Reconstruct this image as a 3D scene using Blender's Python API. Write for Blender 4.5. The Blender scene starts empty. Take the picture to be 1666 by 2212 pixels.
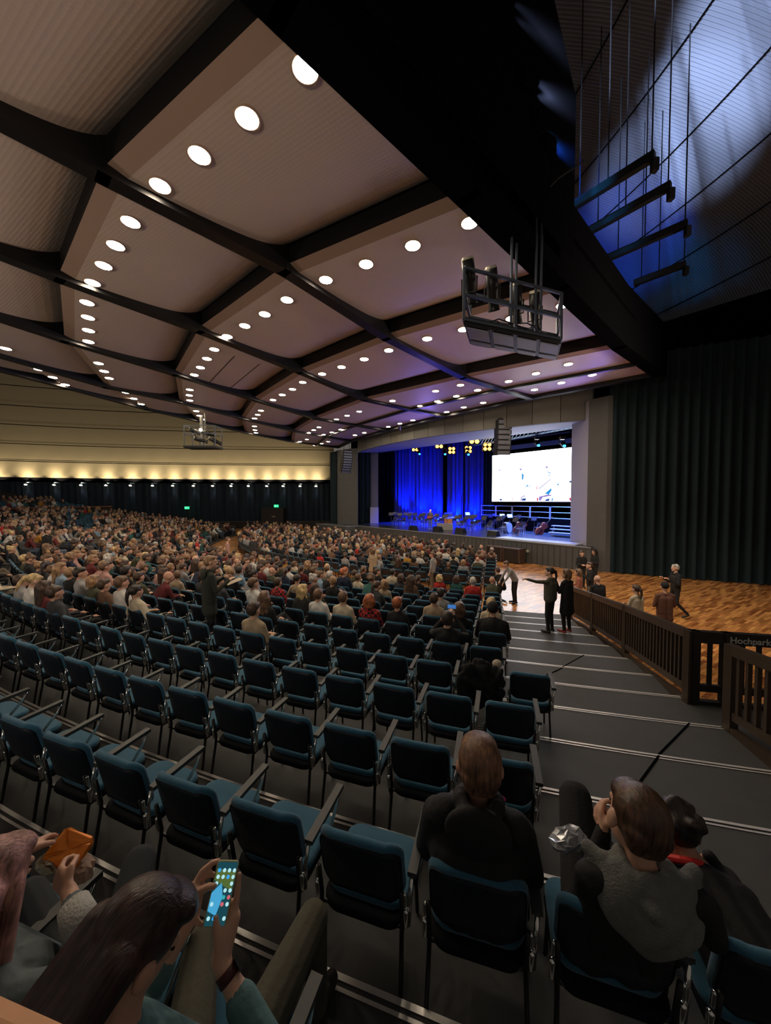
import bpy, math, random
import numpy as np
from mathutils import Vector, Matrix
random.seed(7)
rnd = random.random
PI = math.pi
D = bpy.data
COL = bpy.context.scene.collection
SC = bpy.context.scene

# ------------------------------------------------------------------ camera
F = 780.0                      # focal length in pixels of the 1666 x 2212 frame
EYE = 4.0                      # eye height above the parquet
PITCH = math.atan(26 / F)
cam_d = D.cameras.new('camera')
cam_d.sensor_fit = 'VERTICAL'
cam_d.sensor_height = 24.0
cam_d.lens = F / 2212 * 24.0
cam_d.clip_start = 0.05
cam_d.clip_end = 300
cam = D.objects.new('camera', cam_d)
COL.objects.link(cam)
cam.location = (0, 0, EYE)
cam.rotation_euler = (PI / 2 - PITCH, 0, 0)
SC.camera = cam

# ------------------------------------------------------------------ look
SC.view_settings.view_transform = 'Standard'
SC.view_settings.look = 'None'
SC.view_settings.gamma = 1
SC.view_settings.use_curve_mapping = False
SC.view_settings.exposure = 0.0
wd = D.worlds.new('ambient_fill')
wd.use_nodes = True
wd.node_tree.nodes['Background'].inputs[0].default_value = (1.0, 0.88, 0.76, 1)
wd.node_tree.nodes['Background'].inputs[1].default_value = 0.115  # dim warm fill light from every side, added to lift the hall
SC.world = wd
DOWNLIGHT = 92.0     # emission of the ceiling downlights
WALLUP = 50.0        # uplights washing the cream wall
SCREEN = 5.5

# ------------------------------------------------------------------ pixel helpers (measure once, place in the hall)
def ray(x, y):
    a = (x - 833) / F
    b = (1106 - y) / F
    return Vector((a, math.cos(PITCH) + b * math.sin(PITCH), -math.sin(PITCH) + b * math.cos(PITCH)))
def atz(x, y, z):
    r = ray(x, y)
    return Vector((0, 0, EYE)) + r * ((z - EYE) / r.z)
def aty(x, y, Y):
    r = ray(x, y)
    return Vector((0, 0, EYE)) + r * (Y / r.y)
def proj(p):
    d = (p[0], p[1], p[2] - EYE)
    zf = d[1] * math.cos(PITCH) - d[2] * math.sin(PITCH)
    if zf < 0.05: return (-9999, -9999)
    up = d[1] * math.sin(PITCH) + d[2] * math.cos(PITCH)
    return (833 + F * d[0] / zf, 1106 - F * up / zf)

# ------------------------------------------------------------------ materials
MATS = {}
def mat(name, col=(0.5, 0.5, 0.5), rough=0.6, metal=0.0, emit=None, estr=0.0, noise=0.0, scale=8.0, bump=0.0, bscale=60.0, sheen=0.0, spec=0.5):
    if name in MATS: return MATS[name]
    m = D.materials.new(name)
    m.use_nodes = True
    nt = m.node_tree
    b = nt.nodes['Principled BSDF']
    b.inputs['Base Color'].default_value = (*col, 1)
    b.inputs['Roughness'].default_value = rough
    b.inputs['Metallic'].default_value = metal
    b.inputs['Specular IOR Level'].default_value = spec if name != 'black_cloth' else 0.0
    if sheen: b.inputs['Sheen Weight'].default_value = sheen
    if emit:
        b.inputs['Emission Color'].default_value = (*emit, 1)
        b.inputs['Emission Strength'].default_value = estr
    tc = None
    if noise > 0 or bump > 0:
        tc = nt.nodes.new('ShaderNodeTexCoord')
    if noise > 0:
        n = nt.nodes.new('ShaderNodeTexNoise')
        n.inputs['Scale'].default_value = scale
        n.inputs['Detail'].default_value = 5
        mx = nt.nodes.new('ShaderNodeMix'); mx.data_type = 'RGBA'
        mx.inputs[6].default_value = (*[c * (1 - noise) for c in col], 1)
        mx.inputs[7].default_value = (*[min(1, c * (1 + noise)) for c in col], 1)
        nt.links.new(tc.outputs['Object'], n.inputs['Vector'])
        nt.links.new(n.outputs['Fac'], mx.inputs[0])
        nt.links.new(mx.outputs[2], b.inputs['Base Color'])
    if bump > 0:
        n2 = nt.nodes.new('ShaderNodeTexNoise')
        n2.inputs['Scale'].default_value = bscale
        n2.inputs['Detail'].default_value = 3
        bp = nt.nodes.new('ShaderNodeBump')
        bp.inputs['Strength'].default_value = bump
        bp.inputs['Distance'].default_value = 0.01
        nt.links.new(tc.outputs['Object'], n2.inputs['Vector'])
        nt.links.new(n2.outputs['Fac'], bp.inputs['Height'])
        nt.links.new(bp.outputs['Normal'], b.inputs['Normal'])
    MATS[name] = m
    return m

def parquet():
    m = mat('parquet', (0.3, 0.12, 0.04), 0.22)
    nt = m.node_tree; b = nt.nodes['Principled BSDF']
    tc = nt.nodes.new('ShaderNodeTexCoord')
    mp = nt.nodes.new('ShaderNodeMapping')
    mp.inputs['Rotation'].default_value = (0, 0, math.radians(-33))
    br = nt.nodes.new('ShaderNodeTexBrick')
    br.offset = 0.37; br.offset_frequency = 2
    for k, v in {'Scale': 1.0, 'Mortar Size': 0.002, 'Mortar Smooth': 0.2, 'Bias': 0.0, 'Brick Width': 0.62, 'Row Height': 0.085}.items():
        br.inputs[k].default_value = v
    br.inputs['Color1'].default_value = (0.26, 0.085, 0.024, 1)
    br.inputs['Color2'].default_value = (0.85, 0.40, 0.12, 1)
    br.inputs['Mortar'].default_value = (0.05, 0.018, 0.008, 1)
    no = nt.nodes.new('ShaderNodeTexNoise'); no.inputs['Scale'].default_value = 3.0; no.inputs['Detail'].default_value = 6
    mp2 = nt.nodes.new('ShaderNodeMapping')
    mp2.inputs['Rotation'].default_value = (0, 0, math.radians(-33)); mp2.inputs['Scale'].default_value = (0.5, 7, 1)
    mx = nt.nodes.new('ShaderNodeMix'); mx.data_type = 'RGBA'; mx.blend_type = 'OVERLAY'; mx.inputs[0].default_value = 0.45
    L = nt.links.new
    L(tc.outputs['Object'], mp.inputs['Vector']); L(mp.outputs['Vector'], br.inputs['Vector'])
    L(tc.outputs['Object'], mp2.inputs['Vector']); L(mp2.outputs['Vector'], no.inputs['Vector'])
    L(br.outputs['Color'], mx.inputs[6]); L(no.outputs['Color'], mx.inputs[7])
    L(mx.outputs[2], b.inputs['Base Color'])
    rr = nt.nodes.new('ShaderNodeMapRange'); rr.inputs[3].default_value = 0.16; rr.inputs[4].default_value = 0.36
    L(no.outputs['Fac'], rr.inputs[0]); L(rr.outputs[0], b.inputs['Roughness'])
    return m

def cloth_fold(name, c, sc=1.0):
    return mat(name, c, 0.9, noise=0.25, scale=1.4, bump=0.3, bscale=90)

M_FAB = mat('teal_fabric', (0.016, 0.115, 0.20), 0.85, noise=0.22, scale=26, bump=0.5, bscale=420, sheen=0.25)
M_SHELL = mat('black_shell', (0.006, 0.010, 0.018), 0.45)
M_PAN = mat('seat_pan_black', (0.006, 0.007, 0.010), 0.85, spec=0.15)
M_CHROME = mat('chrome', (0.75, 0.75, 0.72), 0.16, 1.0)
M_BLKM = mat('black_metal', (0.012, 0.012, 0.014), 0.4, 0.3)
M_ARM = mat('arm_pad', (0.035, 0.04, 0.042), 0.5)
M_CARPET = mat('grey_carpet', (0.056, 0.058, 0.060), 0.62, noise=0.18, scale=5, bump=0.2, bscale=300)
M_NOSE = mat('nosing_metal', (0.9, 0.88, 0.84), 0.42, 0.6)
M_RAIL = mat('brown_rail_paint', (0.045, 0.030, 0.019), 0.42)
M_RAILD = mat('dark_rail_paint', (0.012, 0.009, 0.007), 0.5)
M_PARQ = parquet()
M_BEAM = mat('beam_black', (0.006, 0.006, 0.007), 0.40, spec=0.35)
M_LIP = mat('lip_brown', (0.34, 0.235, 0.18), 0.7)
M_BLACK = mat('black_cloth', (0.004, 0.004, 0.005), 0.95)
M_SOFT = mat('soffit_grey', (0.30, 0.30, 0.33), 0.7)
M_PILLAR = mat('pillar_grey', (0.10, 0.10, 0.098), 0.8, noise=0.1, scale=2)
M_STAGEW = mat('stage_front_grey', (0.075, 0.08, 0.08), 0.7)

def panel_mat():
    m = mat('ceiling_panel', (0.62, 0.50, 0.42), 0.5)
    nt = m.node_tree; b = nt.nodes['Principled BSDF']
    tc = nt.nodes.new('ShaderNodeTexCoord')
    mp = nt.nodes.new('ShaderNodeMapping'); mp.inputs['Rotation'].default_value = (0, 0, math.radians(30))
    v = nt.nodes.new('ShaderNodeTexVoronoi'); v.inputs['Scale'].default_value = 13; v.inputs['Randomness'].default_value = 0.0
    bp = nt.nodes.new('ShaderNodeBump'); bp.inputs['Strength'].default_value = 0.3; bp.inputs['Distance'].default_value = 0.02
    L = nt.links.new
    L(tc.outputs['Object'], mp.inputs[0]); L(mp.outputs[0], v.inputs['Vector'])
    L(v.outputs['Distance'], bp.inputs['Height']); L(bp.outputs[0], b.inputs['Normal'])
    return m
M_PANEL = panel_mat()

# ------------------------------------------------------------------ mesh builder
class MB:
    def __init__(s): s.v = []; s.f = []; s.m = []
    def add(s, vs, fs, mi=0, M=None):
        o = len(s.v)
        if M is not None: vs = [M @ Vector(p) for p in vs]
        s.v += [tuple(p) for p in vs]
        s.f += [tuple(i + o for i in f) for f in fs]
        s.m += [mi] * len(fs)
        return s
    def box(s, c, d, mi=0, M=None, rz=0.0):
        x, y, z = [q / 2 for q in d]
        P = [(-x, -y, -z), (x, -y, -z), (x, y, -z), (-x, y, -z), (-x, -y, z), (x, -y, z), (x, y, z), (-x, y, z)]
        T = Matrix.Translation(c) @ Matrix.Rotation(rz, 4, 'Z')
        if M is not None: T = M @ T
        return s.add(P, [(0, 3, 2, 1), (4, 5, 6, 7), (0, 1, 5, 4), (1, 2, 6, 5), (2, 3, 7, 6), (3, 0, 4, 7)], mi, T)
    def beam(s, a, b, w, h, mi=0, up=(0, 0, 1)):
        a = Vector(a); b = Vector(b); d = (b - a).normalized(); u = Vector(up)
        if abs(d.dot(u)) > 0.99: u = Vector((0, 1, 0))
        r = d.cross(u).normalized(); u = r.cross(d).normalized()
        P = []
        for q in (a, b):
            for sx, sz in ((-1, -1), (1, -1), (1, 1), (-1, 1)):
                P.append(q + r * (w / 2 * sx) + u * (h / 2 * sz))
        return s.add(P, [(0, 3, 2, 1), (4, 5, 6, 7), (0, 1, 5, 4), (1, 2, 6, 5), (2, 3, 7, 6), (3, 0, 4, 7)], mi)
    def tube(s, pts, r, n=8, mi=0, caps=True):
        pts = [Vector(p) for p in pts]; o = len(s.v); k = len(pts)
        rs = r if isinstance(r, (list, tuple)) else [r] * k
        pu = None
        for i, p in enumerate(pts):
            d = (pts[min(i + 1, k - 1)] - pts[max(i - 1, 0)]).normalized()
            if pu is None:
                u = Vector((0, 0, 1)) if abs(d.z) < 0.9 else Vector((0, 1, 0))
            else: u = pu
            e = d.cross(u).normalized(); u = e.cross(d).normalized(); pu = u
            for j in range(n):
                a = 2 * PI * j / n
                s.v.append(tuple(p + (e * math.cos(a) + u * math.sin(a)) * rs[i]))
        for i in range(k - 1):
            for j in range(n):
                s.f.append((o + i * n + j, o + i * n + (j + 1) % n, o + (i + 1) * n + (j + 1) % n, o + (i + 1) * n + j)); s.m.append(mi)
        if caps:
            s.f.append(tuple(o + j for j in range(n))[::-1]); s.m.append(mi)
            s.f.append(tuple(o + (k - 1) * n + j for j in range(n))); s.m.append(mi)
        return s
    def ell(s, c, r, nu=14, nv=9, mi=0, R=None):
        c = Vector(c); P = [Vector((0, 0, -1))]
        for i in range(1, nv):
            t = -PI / 2 + PI * i / nv
            for j in range(nu):
                a = 2 * PI * j / nu
                P.append(Vector((math.cos(t) * math.cos(a), math.cos(t) * math.sin(a), math.sin(t))))
        P.append(Vector((0, 0, 1)))
        rr = Vector(r) if isinstance(r, (tuple, list, Vector)) else Vector((r, r, r))
        Q = []
        for p in P:
            q = Vector((p.x * rr.x, p.y * rr.y, p.z * rr.z))
            if R is not None: q = R @ q
            Q.append(q + c)
        fs = [(0, 1 + (j + 1) % nu, 1 + j) for j in range(nu)]
        for i in range(nv - 2):
            for j in range(nu):
                a = 1 + i * nu; fs.append((a + j, a + (j + 1) % nu, a + nu + (j + 1) % nu, a + nu + j))
        a = 1 + (nv - 2) * nu; t = len(P) - 1
        fs += [(a + j, a + (j + 1) % nu, t) for j in range(nu)]
        return s.add(Q, fs, mi)
    def cap(s, a, b, ra, rb, n=10, mi=0):
        """tapered capsule"""
        a = Vector(a); b = Vector(b); d = b - a; L = d.length
        d = d.normalized() if L > 1e-6 else Vector((0, 0, 1))
        pts = []; rs = []
        for t in (-1, -0.7, -0.3): pts.append(a + d * ra * t); rs.append(ra * math.sqrt(max(1e-4, 1 - t * t)))
        pts.append(a); rs.append(ra); pts.append(b); rs.append(rb)
        for t in (0.3, 0.7, 1): pts.append(b + d * rb * t); rs.append(rb * math.sqrt(max(1e-4, 1 - t * t)))
        return s.tube(pts, rs, n, mi)
    def mesh(s, name, mats, smooth=False):
        me = D.meshes.new(name)
        me.from_pydata(s.v, [], s.f)
        for q in (mats if isinstance(mats, (list, tuple)) else [mats]): me.materials.append(q)
        me.polygons.foreach_set('material_index', s.m)
        if smooth: me.polygons.foreach_set('use_smooth', [True] * len(s.f))
        me.update(); return me
    def build(s, name, mats, parent=None, loc=(0, 0, 0), rz=0.0, smooth=False):
        o = D.objects.new(name, s.mesh(name, mats, smooth)); COL.objects.link(o)
        o.location = loc; o.rotation_euler = (0, 0, rz)
        if parent is not None: o.parent = parent
        return o

def tag(o, label, cat, group=None, kind=None):
    if label: o['label'] = label
    if cat: o['category'] = cat
    if group: o['group'] = group
    if kind: o['kind'] = kind
    return o
def struct(o):
    o['kind'] = 'structure'; return o
def empty(name, loc, rz=0.0, label=None, cat=None, group=None):
    o = D.objects.new(name, None); COL.objects.link(o)
    o.location = loc; o.rotation_euler = (0, 0, rz); o.empty_display_size = 0.1
    return tag(o, label, cat, group)
def dup(o, parent=None):
    c = o.copy(); COL.objects.link(c)
    if parent is not None: c.parent = parent
    for ch in list(o.children): dup(ch, c)
    return c
def slab(poly, z0, z1, mb=None, mi=0):
    """vertical prism over a plan polygon"""
    mb = mb or MB(); n = len(poly)
    P = [(p[0], p[1], z0) for p in poly] + [(p[0], p[1], z1) for p in poly]
    fs = [tuple(range(n))[::-1], tuple(range(n, 2 * n))] + [(i, (i + 1) % n, n + (i + 1) % n, n + i) for i in range(n)]
    return mb.add(P, fs, mi)
ORD = ['first', 'second', 'third', 'fourth', 'fifth', 'sixth', 'seventh', 'eighth', 'ninth', 'tenth', 'eleventh', 'twelfth', 'thirteenth', 'fourteenth', 'fifteenth', 'sixteenth', 'seventeenth', 'eighteenth', 'nineteenth', 'twentieth']
TENS = {2: 'twenty', 3: 'thirty', 4: 'forty', 5: 'fifty', 6: 'sixty', 7: 'seventy', 8: 'eighty'}
def ordn(i):
    if i <= 20: return ORD[i - 1]
    if i % 10 == 0: return TENS[i // 10][:-1] + 'ieth'
    return TENS[i // 10] + '-' + ORD[i % 10 - 1]

# ------------------------------------------------------------------ hall geometry
CX, CY = 12.0, 40.0            # centre of the seating fan
R0, PR, RISE = 27.567, 0.9666, 0.12
def RN(n): return R0 + PR * n
def pol(R, phi, z=0.0):        # phi in degrees, measured from -Y towards -X
    a = math.radians(phi)
    return Vector((CX - R * math.sin(a), CY - R * math.cos(a), z))
def face_c(p):                 # rotation about Z that turns local +Y towards the fan centre
    return math.atan2(-(CX - p[0]), (CY - p[1]))
# ================================================================== SETTING
# parquet floor of the hall
o = MB().add([(-70, -20, 0), (70, -20, 0), (70, 80, 0), (-70, 80, 0)], [(0, 1, 2, 3)]).build('floor', M_PARQ); struct(o)

PHI_R = 12.0      # right edge of the stepped aisle
NMAX = 27
mb = MB(); nose = []
def arc_pts(R, p0, p1, z, st=1.0):
    k = max(2, int(abs(p1 - p0) / st) + 1)
    return [pol(R, p0 + (p1 - p0) * i / (k - 1), z) for i in range(k)]
for n in range(1, NMAX + 1):
    z = RISE * n
    r = 12.0 if n not in (8, 9) else 9.0
    if n > 16: r = 12.0
    l = 91.5
    A = arc_pts(RN(n), r, l, z); B = arc_pts(RN(n + 1), r, l, z); A0 = arc_pts(RN(n), r, l, z - RISE)
    k = len(A); P = A + B + A0
    fs = [(i, i + 1, k + i + 1, k + i) for i in range(k - 1)] + [(2 * k + i, 2 * k + i + 1, i + 1, i) for i in range(k - 1)]
    # skirts at both ends
    P += [Vector((q.x, q.y, 0)) for q in (A[0], B[0], A[-1], B[-1])]
    b0 = 3 * k
    fs += [(0, k, b0 + 1, b0), (k - 1, b0 + 2, b0 + 3, 2 * k - 1)]
    mb.add(P, fs)
o = mb.build('stepped_floor', M_CARPET); struct(o)
for n in range(2, 18):
    z = RISE * n
    m2 = MB(); l = 91.0 if n < 13 else 50.0
    r = 12.1 if n not in (9,) else 12.1
    for off, w in ((-0.004, 0.028), (0.046, 0.018)):
        A = arc_pts(RN(n) + off, r, l, z + 0.006, .8); B = arc_pts(RN(n) + off + w, r, l, z + 0.006, .8)
        k = len(A)
        m2.add(A + B, [(i, i + 1, k + i + 1, k + i) for i in range(k - 1)])
    A = arc_pts(RN(n) - 0.004, r, l, z + 0.006, .8); B = arc_pts(RN(n) - 0.004, r, l, z - 0.03, .8); k = len(A)
    m2.add(A + B, [(k + i, k + i + 1, i + 1, i) for i in range(k - 1)])
    struct(m2.build('trim_%d' % (n - 1), M_NOSE))
# seams of the floor boards on the aisle
for i, (a, b, n) in enumerate([((1490, 1562), (1424, 1629), 9), ((1424, 1632), (1383, 1688), 10), ((1262, 1415), (1215, 1441), 7), ((1215, 1443), (1160, 1468), 7)]):
    p = atz(*a, RISE * n + 0.004); q = atz(*b, RISE * n + 0.004)
    struct(MB().beam(p, q, 0.02, 0.006).build('trim_%d' % (30 + i), M_BLACK))

# ------------------------------------------------------------------ far curved wall: curtain, dark band, cream panels
def wall_pt(px, off=0.0):
    Y = 44 + px / 712 * 8 - 2.2 * math.sin(PI * max(0, min(1, (px + 200) / 912)))*-1
    X = (px - 833) / F * Y
    return Vector((X, Y - off, 0))
WPX = list(range(-900, 713, 31)) + [722]
def wall_strip(z0, z1, name, m, off=0.0, wav=0.0, off1=None):
    mb = MB(); k = len(WPX)
    off1 = off if off1 is None else off1
    if wav:
        A = []; 
        for i in range((len(WPX) - 1) * 8):
            t = WPX[0] + (WPX[-1] - WPX[0]) * i / ((len(WPX) - 1) * 8 - 1)
            A.append(wall_pt(t, off + wav * math.sin(i * 2.1) + wav * 0.5 * math.sin(i * 0.83)))
        k = len(A); B = A
    else:
        A = [wall_pt(x, off) for x in WPX]; B = [wall_pt(x, off1) for x in WPX]
    P = [(p.x, p.y, z0) for p in A] + [(p.x, p.y, z1) for p in B]
    mb.add(P, [(i, i + 1, k + i + 1, k + i) for i in range(k - 1)])
    return struct(mb.build(name, m))
M_CREAM = mat('cream_wall', (0.27, 0.222, 0.14), 0.75, noise=0.06, scale=0.6)
M_BACKCURT = mat('navy_curtain', (0.010, 0.022, 0.036), 0.9, noise=0.3, scale=2)
wall_strip(6.9, 24.0, 'wall_left', M_CREAM, 0.0)
wall_strip(5.5, 6.9, 'wall_far', M_BLACK, -0.25)
wall_strip(0.0, 6.3, 'curtain_wall', M_BACKCURT, 0.2, 0.12)
wall_strip(0.0, 0.95, 'trim_40', mat('dark_plinth', (0.01, 0.008, 0.007), 0.6), 0.9)
wall_strip(0.95, 1.0, 'trim_41', mat('ledge', (0.10, 0.07, 0.05), 0.5), 0.95, 0, 0.5)
for i, z in enumerate((8.9, 11.1, 13.5, 15.9, 18.4)):
    struct(wall_strip(z, z + 0.09, 'trim_%d' % (42 + i), M_BLACK, 0.04))
# wall lights: a bracket lamp that washes up and down
LPX = [68, 128, 185, 238, 290, 337, 380, 424, 465, 504, 541, 580, 615, 651, 685]
M_LAMPW = mat('lamp_glow', (1, 0.9, 0.7), 0.5, emit=(1, 0.86, 0.62), estr=9)
def wall_light(px, lab):
    p = wall_pt(px, 0.62); z = 5.98
    e = empty('wall_light', (p.x, p.y, z), 0, lab, 'wall light', 'wall lights along the curtain')
    MB().box((0, 0.28, 0), (0.06, 0.56, 0.05)).box((0, 0, 0), (0.5, 0.16, 0.10)).build('bracket', M_BLKM, e)
    MB().ell((0, -0.03, -0.03), (0.20, 0.13, 0.09)).build('lens', M_LAMPW, e)
    for nm, en, zz, rx, ang in (('up_lamp', WALLUP * 11.0, 0.10, math.radians(166), 118), ('up_flood', WALLUP * 26.0, 0.10, math.radians(187), 92), ('down_lamp', WALLUP * 0.8, -0.15, math.radians(14), 60)):
        l = D.lights.new(nm, 'SPOT'); l.energy = en; l.color = (1, 0.84, 0.55) if zz > 0 else (0.9, 0.95, 1.0)
        l.spot_size = math.radians(ang); l.spot_blend = 0.5 if nm == 'up_lamp' else 0.95; l.shadow_soft_size = 0.05 if nm == 'up_lamp' else 0.2
        lo = D.objects.new(nm, l); COL.objects.link(lo); lo.parent = e; lo.location = (0, 0.0, zz); lo.rotation_euler = (rx, 0, 0)
prev = [(-200), (-110), (-60), (5)]
for i, px in enumerate([-75, 0] + LPX):
    wall_light(px, 'small bright bracket light on the far curtain, %s from the stage pillar' % ordn(len(LPX) + 2 - i))
# green exit signs
M_GREEN = mat('exit_green', (0.02, 0.5, 0.15), 0.5, emit=(0.02, 0.9, 0.28), estr=1.6)
M_WHITE = mat('white_paint', (0.8, 0.8, 0.8), 0.5, emit=(0.8, 1, 0.85), estr=1.0)
for px, py, lab in ((404, 1097, 'left green illuminated exit sign hanging before the dark curtain'), (597, 1093, 'right green illuminated exit sign above the dark far doorway')):
    p = aty(px, py, wall_pt(px).y - 1.1)
    e = empty('exit_sign', p, 0, lab, 'exit sign')
    MB().box((0, 0, 0), (0.62, 0.08, 0.34)).build('sign_box', M_GREEN, e)
    mm = MB().box((-0.12, -0.05, 0.02), (0.07, 0.01, 0.14)).ell((-0.10, -0.05, 0.12), (0.03, 0.008, 0.03), 8, 5)
    mm.beam((-0.12, -0.05, -0.04), (-0.19, -0.05, -0.12), 0.03, 0.01).beam((-0.12, -0.05, -0.04), (-0.05, -0.05, -0.12), 0.03, 0.01)
    mm.beam((0.02, -0.05, 0), (0.2, -0.05, 0), 0.035, 0.01).beam((0.2, -0.05, 0), (0.13, -0.05, 0.07), 0.03, 0.01).beam((0.2, -0.05, 0), (0.13, -0.05, -0.07), 0.03, 0.01)
    mm.build('pictogram', M_WHITE, e)
    MB().tube([(0, 0, 0.17), (0, 0, 6.0 - p.z)], 0.02, 6).build('hanger', M_BLKM, e)
# doorway box below the right sign
p = wall_pt(600, 1.8)
o = MB().box((0, 0, 1.45), (3.0, 1.4, 2.9)).box((0, -0.72, 1.3), (1.9, 0.06, 2.5)).build('door_1', mat('door_dark', (0.012, 0.010, 0.009), 0.6), None, (p.x, p.y, 0)); struct(o)
MB().box((0.2, -0.78, 1.75), (0.5, 0.03, 0.14)).build('door_notice', mat('notice', (0.3, 0.25, 0.2), 0.6), o)

# ------------------------------------------------------------------ stage house
SD = Vector((-0.640, 0.768, 0))      # along the stage front
SN = Vector((0.768, 0.640, 0))       # into the stage
S0 = Vector((11.05, 20.4, 0))        # right end of the stage edge
SH = 1.35
def st(t, d, z=0.0):                 # t along the front from the right end, d depth behind the edge
    q = S0 + SD * t + SN * d
    return Vector((q.x, q.y, z))
SW = 24.6
M_STFL = mat('stage_floor', (0.045, 0.05, 0.06), 0.25, noise=0.2, scale=3)
poly = [st(-0.4, 0), st(SW, 0), st(SW, 22), st(-6, 22), st(-6, 4), st(-0.4, 2)]
o = slab(poly, 0.0, SH).build('stage_floor', [M_STFL]); struct(o)
o = slab([st(-0.6, -0.06), st(SW - 3.0, -0.06), st(SW - 3.0, -1.6), st(SW + 3.0, -1.6), st(SW + 3.0, 0.05), st(-0.6, 0.05)], 0.0, SH - 0.02).build('stage_front', M_STAGEW); struct(o)
mb = MB()
for i in range(70):
    t = -0.3 + i * 0.35
    if t < SW - 3.2: mb.box(st(t, -0.075, SH / 2 - 0.05), (0.012, 0.02, SH - 0.15), rz=math.atan2(SN.y, SN.x))
struct(mb.build('trim_50', mat('groove', (0.03, 0.032, 0.032), 0.8)))
struct(MB().beam(st(-0.6, -0.08, SH), st(SW - 3.0, -0.08, SH), 0.05, 0.05).beam(st(SW - 3, -1.6, SH), st(SW + 3, -1.6, SH), 0.05, 0.05).beam(st(SW - 3, -1.6, SH), st(SW - 3, -.08, SH), 0.05, 0.05).build('trim_51', mat('stage_edge', (0.30, 0.32, 0.34), 0.4)))
o = slab([st(0.3, 0.1), st(5.6, 0.1), st(5.6, 1.3), st(0.3, 1.3)], SH, SH + 0.07).build('stage_platform', mat('pale_platform', (0.5, 0.52, 0.56), 0.3))
tag(o, 'long pale platform strip lying along the right front of the stage', 'stage platform')
# wall socket plates on the stage front
for t, lab in ((4.4, 'left round socket plate on the stage front'), (3.1, 'right round socket plate on the stage front near the black cases')):
    q = st(t, -0.1, 0.75)
    o = MB().ell((0, 0, 0), (0.10, 0.10, 0.10), 12, 8).build('socket_plate', mat('socket', (0.4, 0.38, 0.33), 0.5), None, q); tag(o, lab, 'socket')
# proscenium pillars
TOPZ = 9.7
P1 = [Vector((12.14, 20.02, 0)), Vector((11.75, 20.72, 0)), Vector((12.6, 23.6, 0)), Vector((14.5, 24, 0)), Vector((15.0, 20.5, 0))]
o = slab([(12.20, 19.95), (11.62, 20.80), (11.70, 21.2), (14.6, 21.2), (14.6, 19.4)], 0, TOPZ).build('pillar_right', M_PILLAR); struct(o)
o = slab([(11.62, 20.82), (12.00, 23.4), (14.6, 23.4), (14.6, 21.2)], 0, TOPZ).build('jamb_right', mat('jamb', (0.36, 0.34, 0.38), 0.8)); struct(o)
pl = [aty(728, 1100, 40.2), aty(773, 1100, 38.4)]
o = slab([(pl[0].x, pl[0].y), (pl[1].x, pl[1].y), (pl[1].x - .05, pl[1].y + 1.5), (pl[0].x - .1, pl[0].y + 1.5)], 0, TOPZ - 0.2).build('pillar_left', M_PILLAR); struct(o)
def folds(a, b, z0, z1, name, m, amp=0.08, per=0.28, parent=None, gather=0.0, struc=True):
    a = Vector(a); b = Vector(b); L = (b - a).length; d = (b - a) / L; nn = Vector((-d.y, d.x, 0))
    k = max(8, int(L / per * 8)); mb = MB(); P = []
    rr = random.Random(int(L * 100))
    ph = 0; offs = []
    for i in range(k + 1):
        ph += 2 * PI / 8 * (0.7 + 0.6 * rr.random())
        offs.append(amp * math.sin(ph) + amp * 0.4 * math.sin(ph * 0.37))
    zs = [z0, z0 + (z1 - z0) * .5, z1]
    for j, z in enumerate(zs):
        for i in range(k + 1):
            q = a + d * (L * i / k) + nn * offs[i] * (1.15 if j == 0 else 1.0 if j == 1 else 0.8)
            P.append((q.x, q.y, z))
    w = k + 1
    mb.add(P, [(j * w + i, j * w + i + 1, (j + 1) * w + i + 1, (j + 1) * w + i) for j in range(2) for i in range(k)])
    o = mb.build(name, m, parent, smooth=True)
    if struc: struct(o)
    return o
M_TEALC = mat('teal_curtain', (0.003, 0.016, 0.021), 0.9, noise=0.3, scale=3)
a = aty(713, 1100, 41.5); b = aty(729, 1100, 40.0)
tag(folds((a.x, a.y, 0), (b.x, b.y, 0), 0, TOPZ - .3, 'stage_curtain', M_TEALC, 0.1, 0.4, struc=False), 'narrow dark teal curtain hanging beside the far left stage pillar', 'curtain')
# right black / teal curtain
pts = [Vector((12.25, 19.9, 0)), Vector((14.9, 18.3, 0)), Vector((18.2, 16.75, 0)), Vector((23, 15.2, 0)), Vector((32, 12.5, 0)), Vector((46, 4, 0))]
for i in range(len(pts) - 1):
    o = folds(pts[i], pts[i + 1], 0.03, 11.6, 'wall_right' if i == 0 else 'wall_right.%03d' % i, M_TEALC, 0.13, 0.42)
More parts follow.
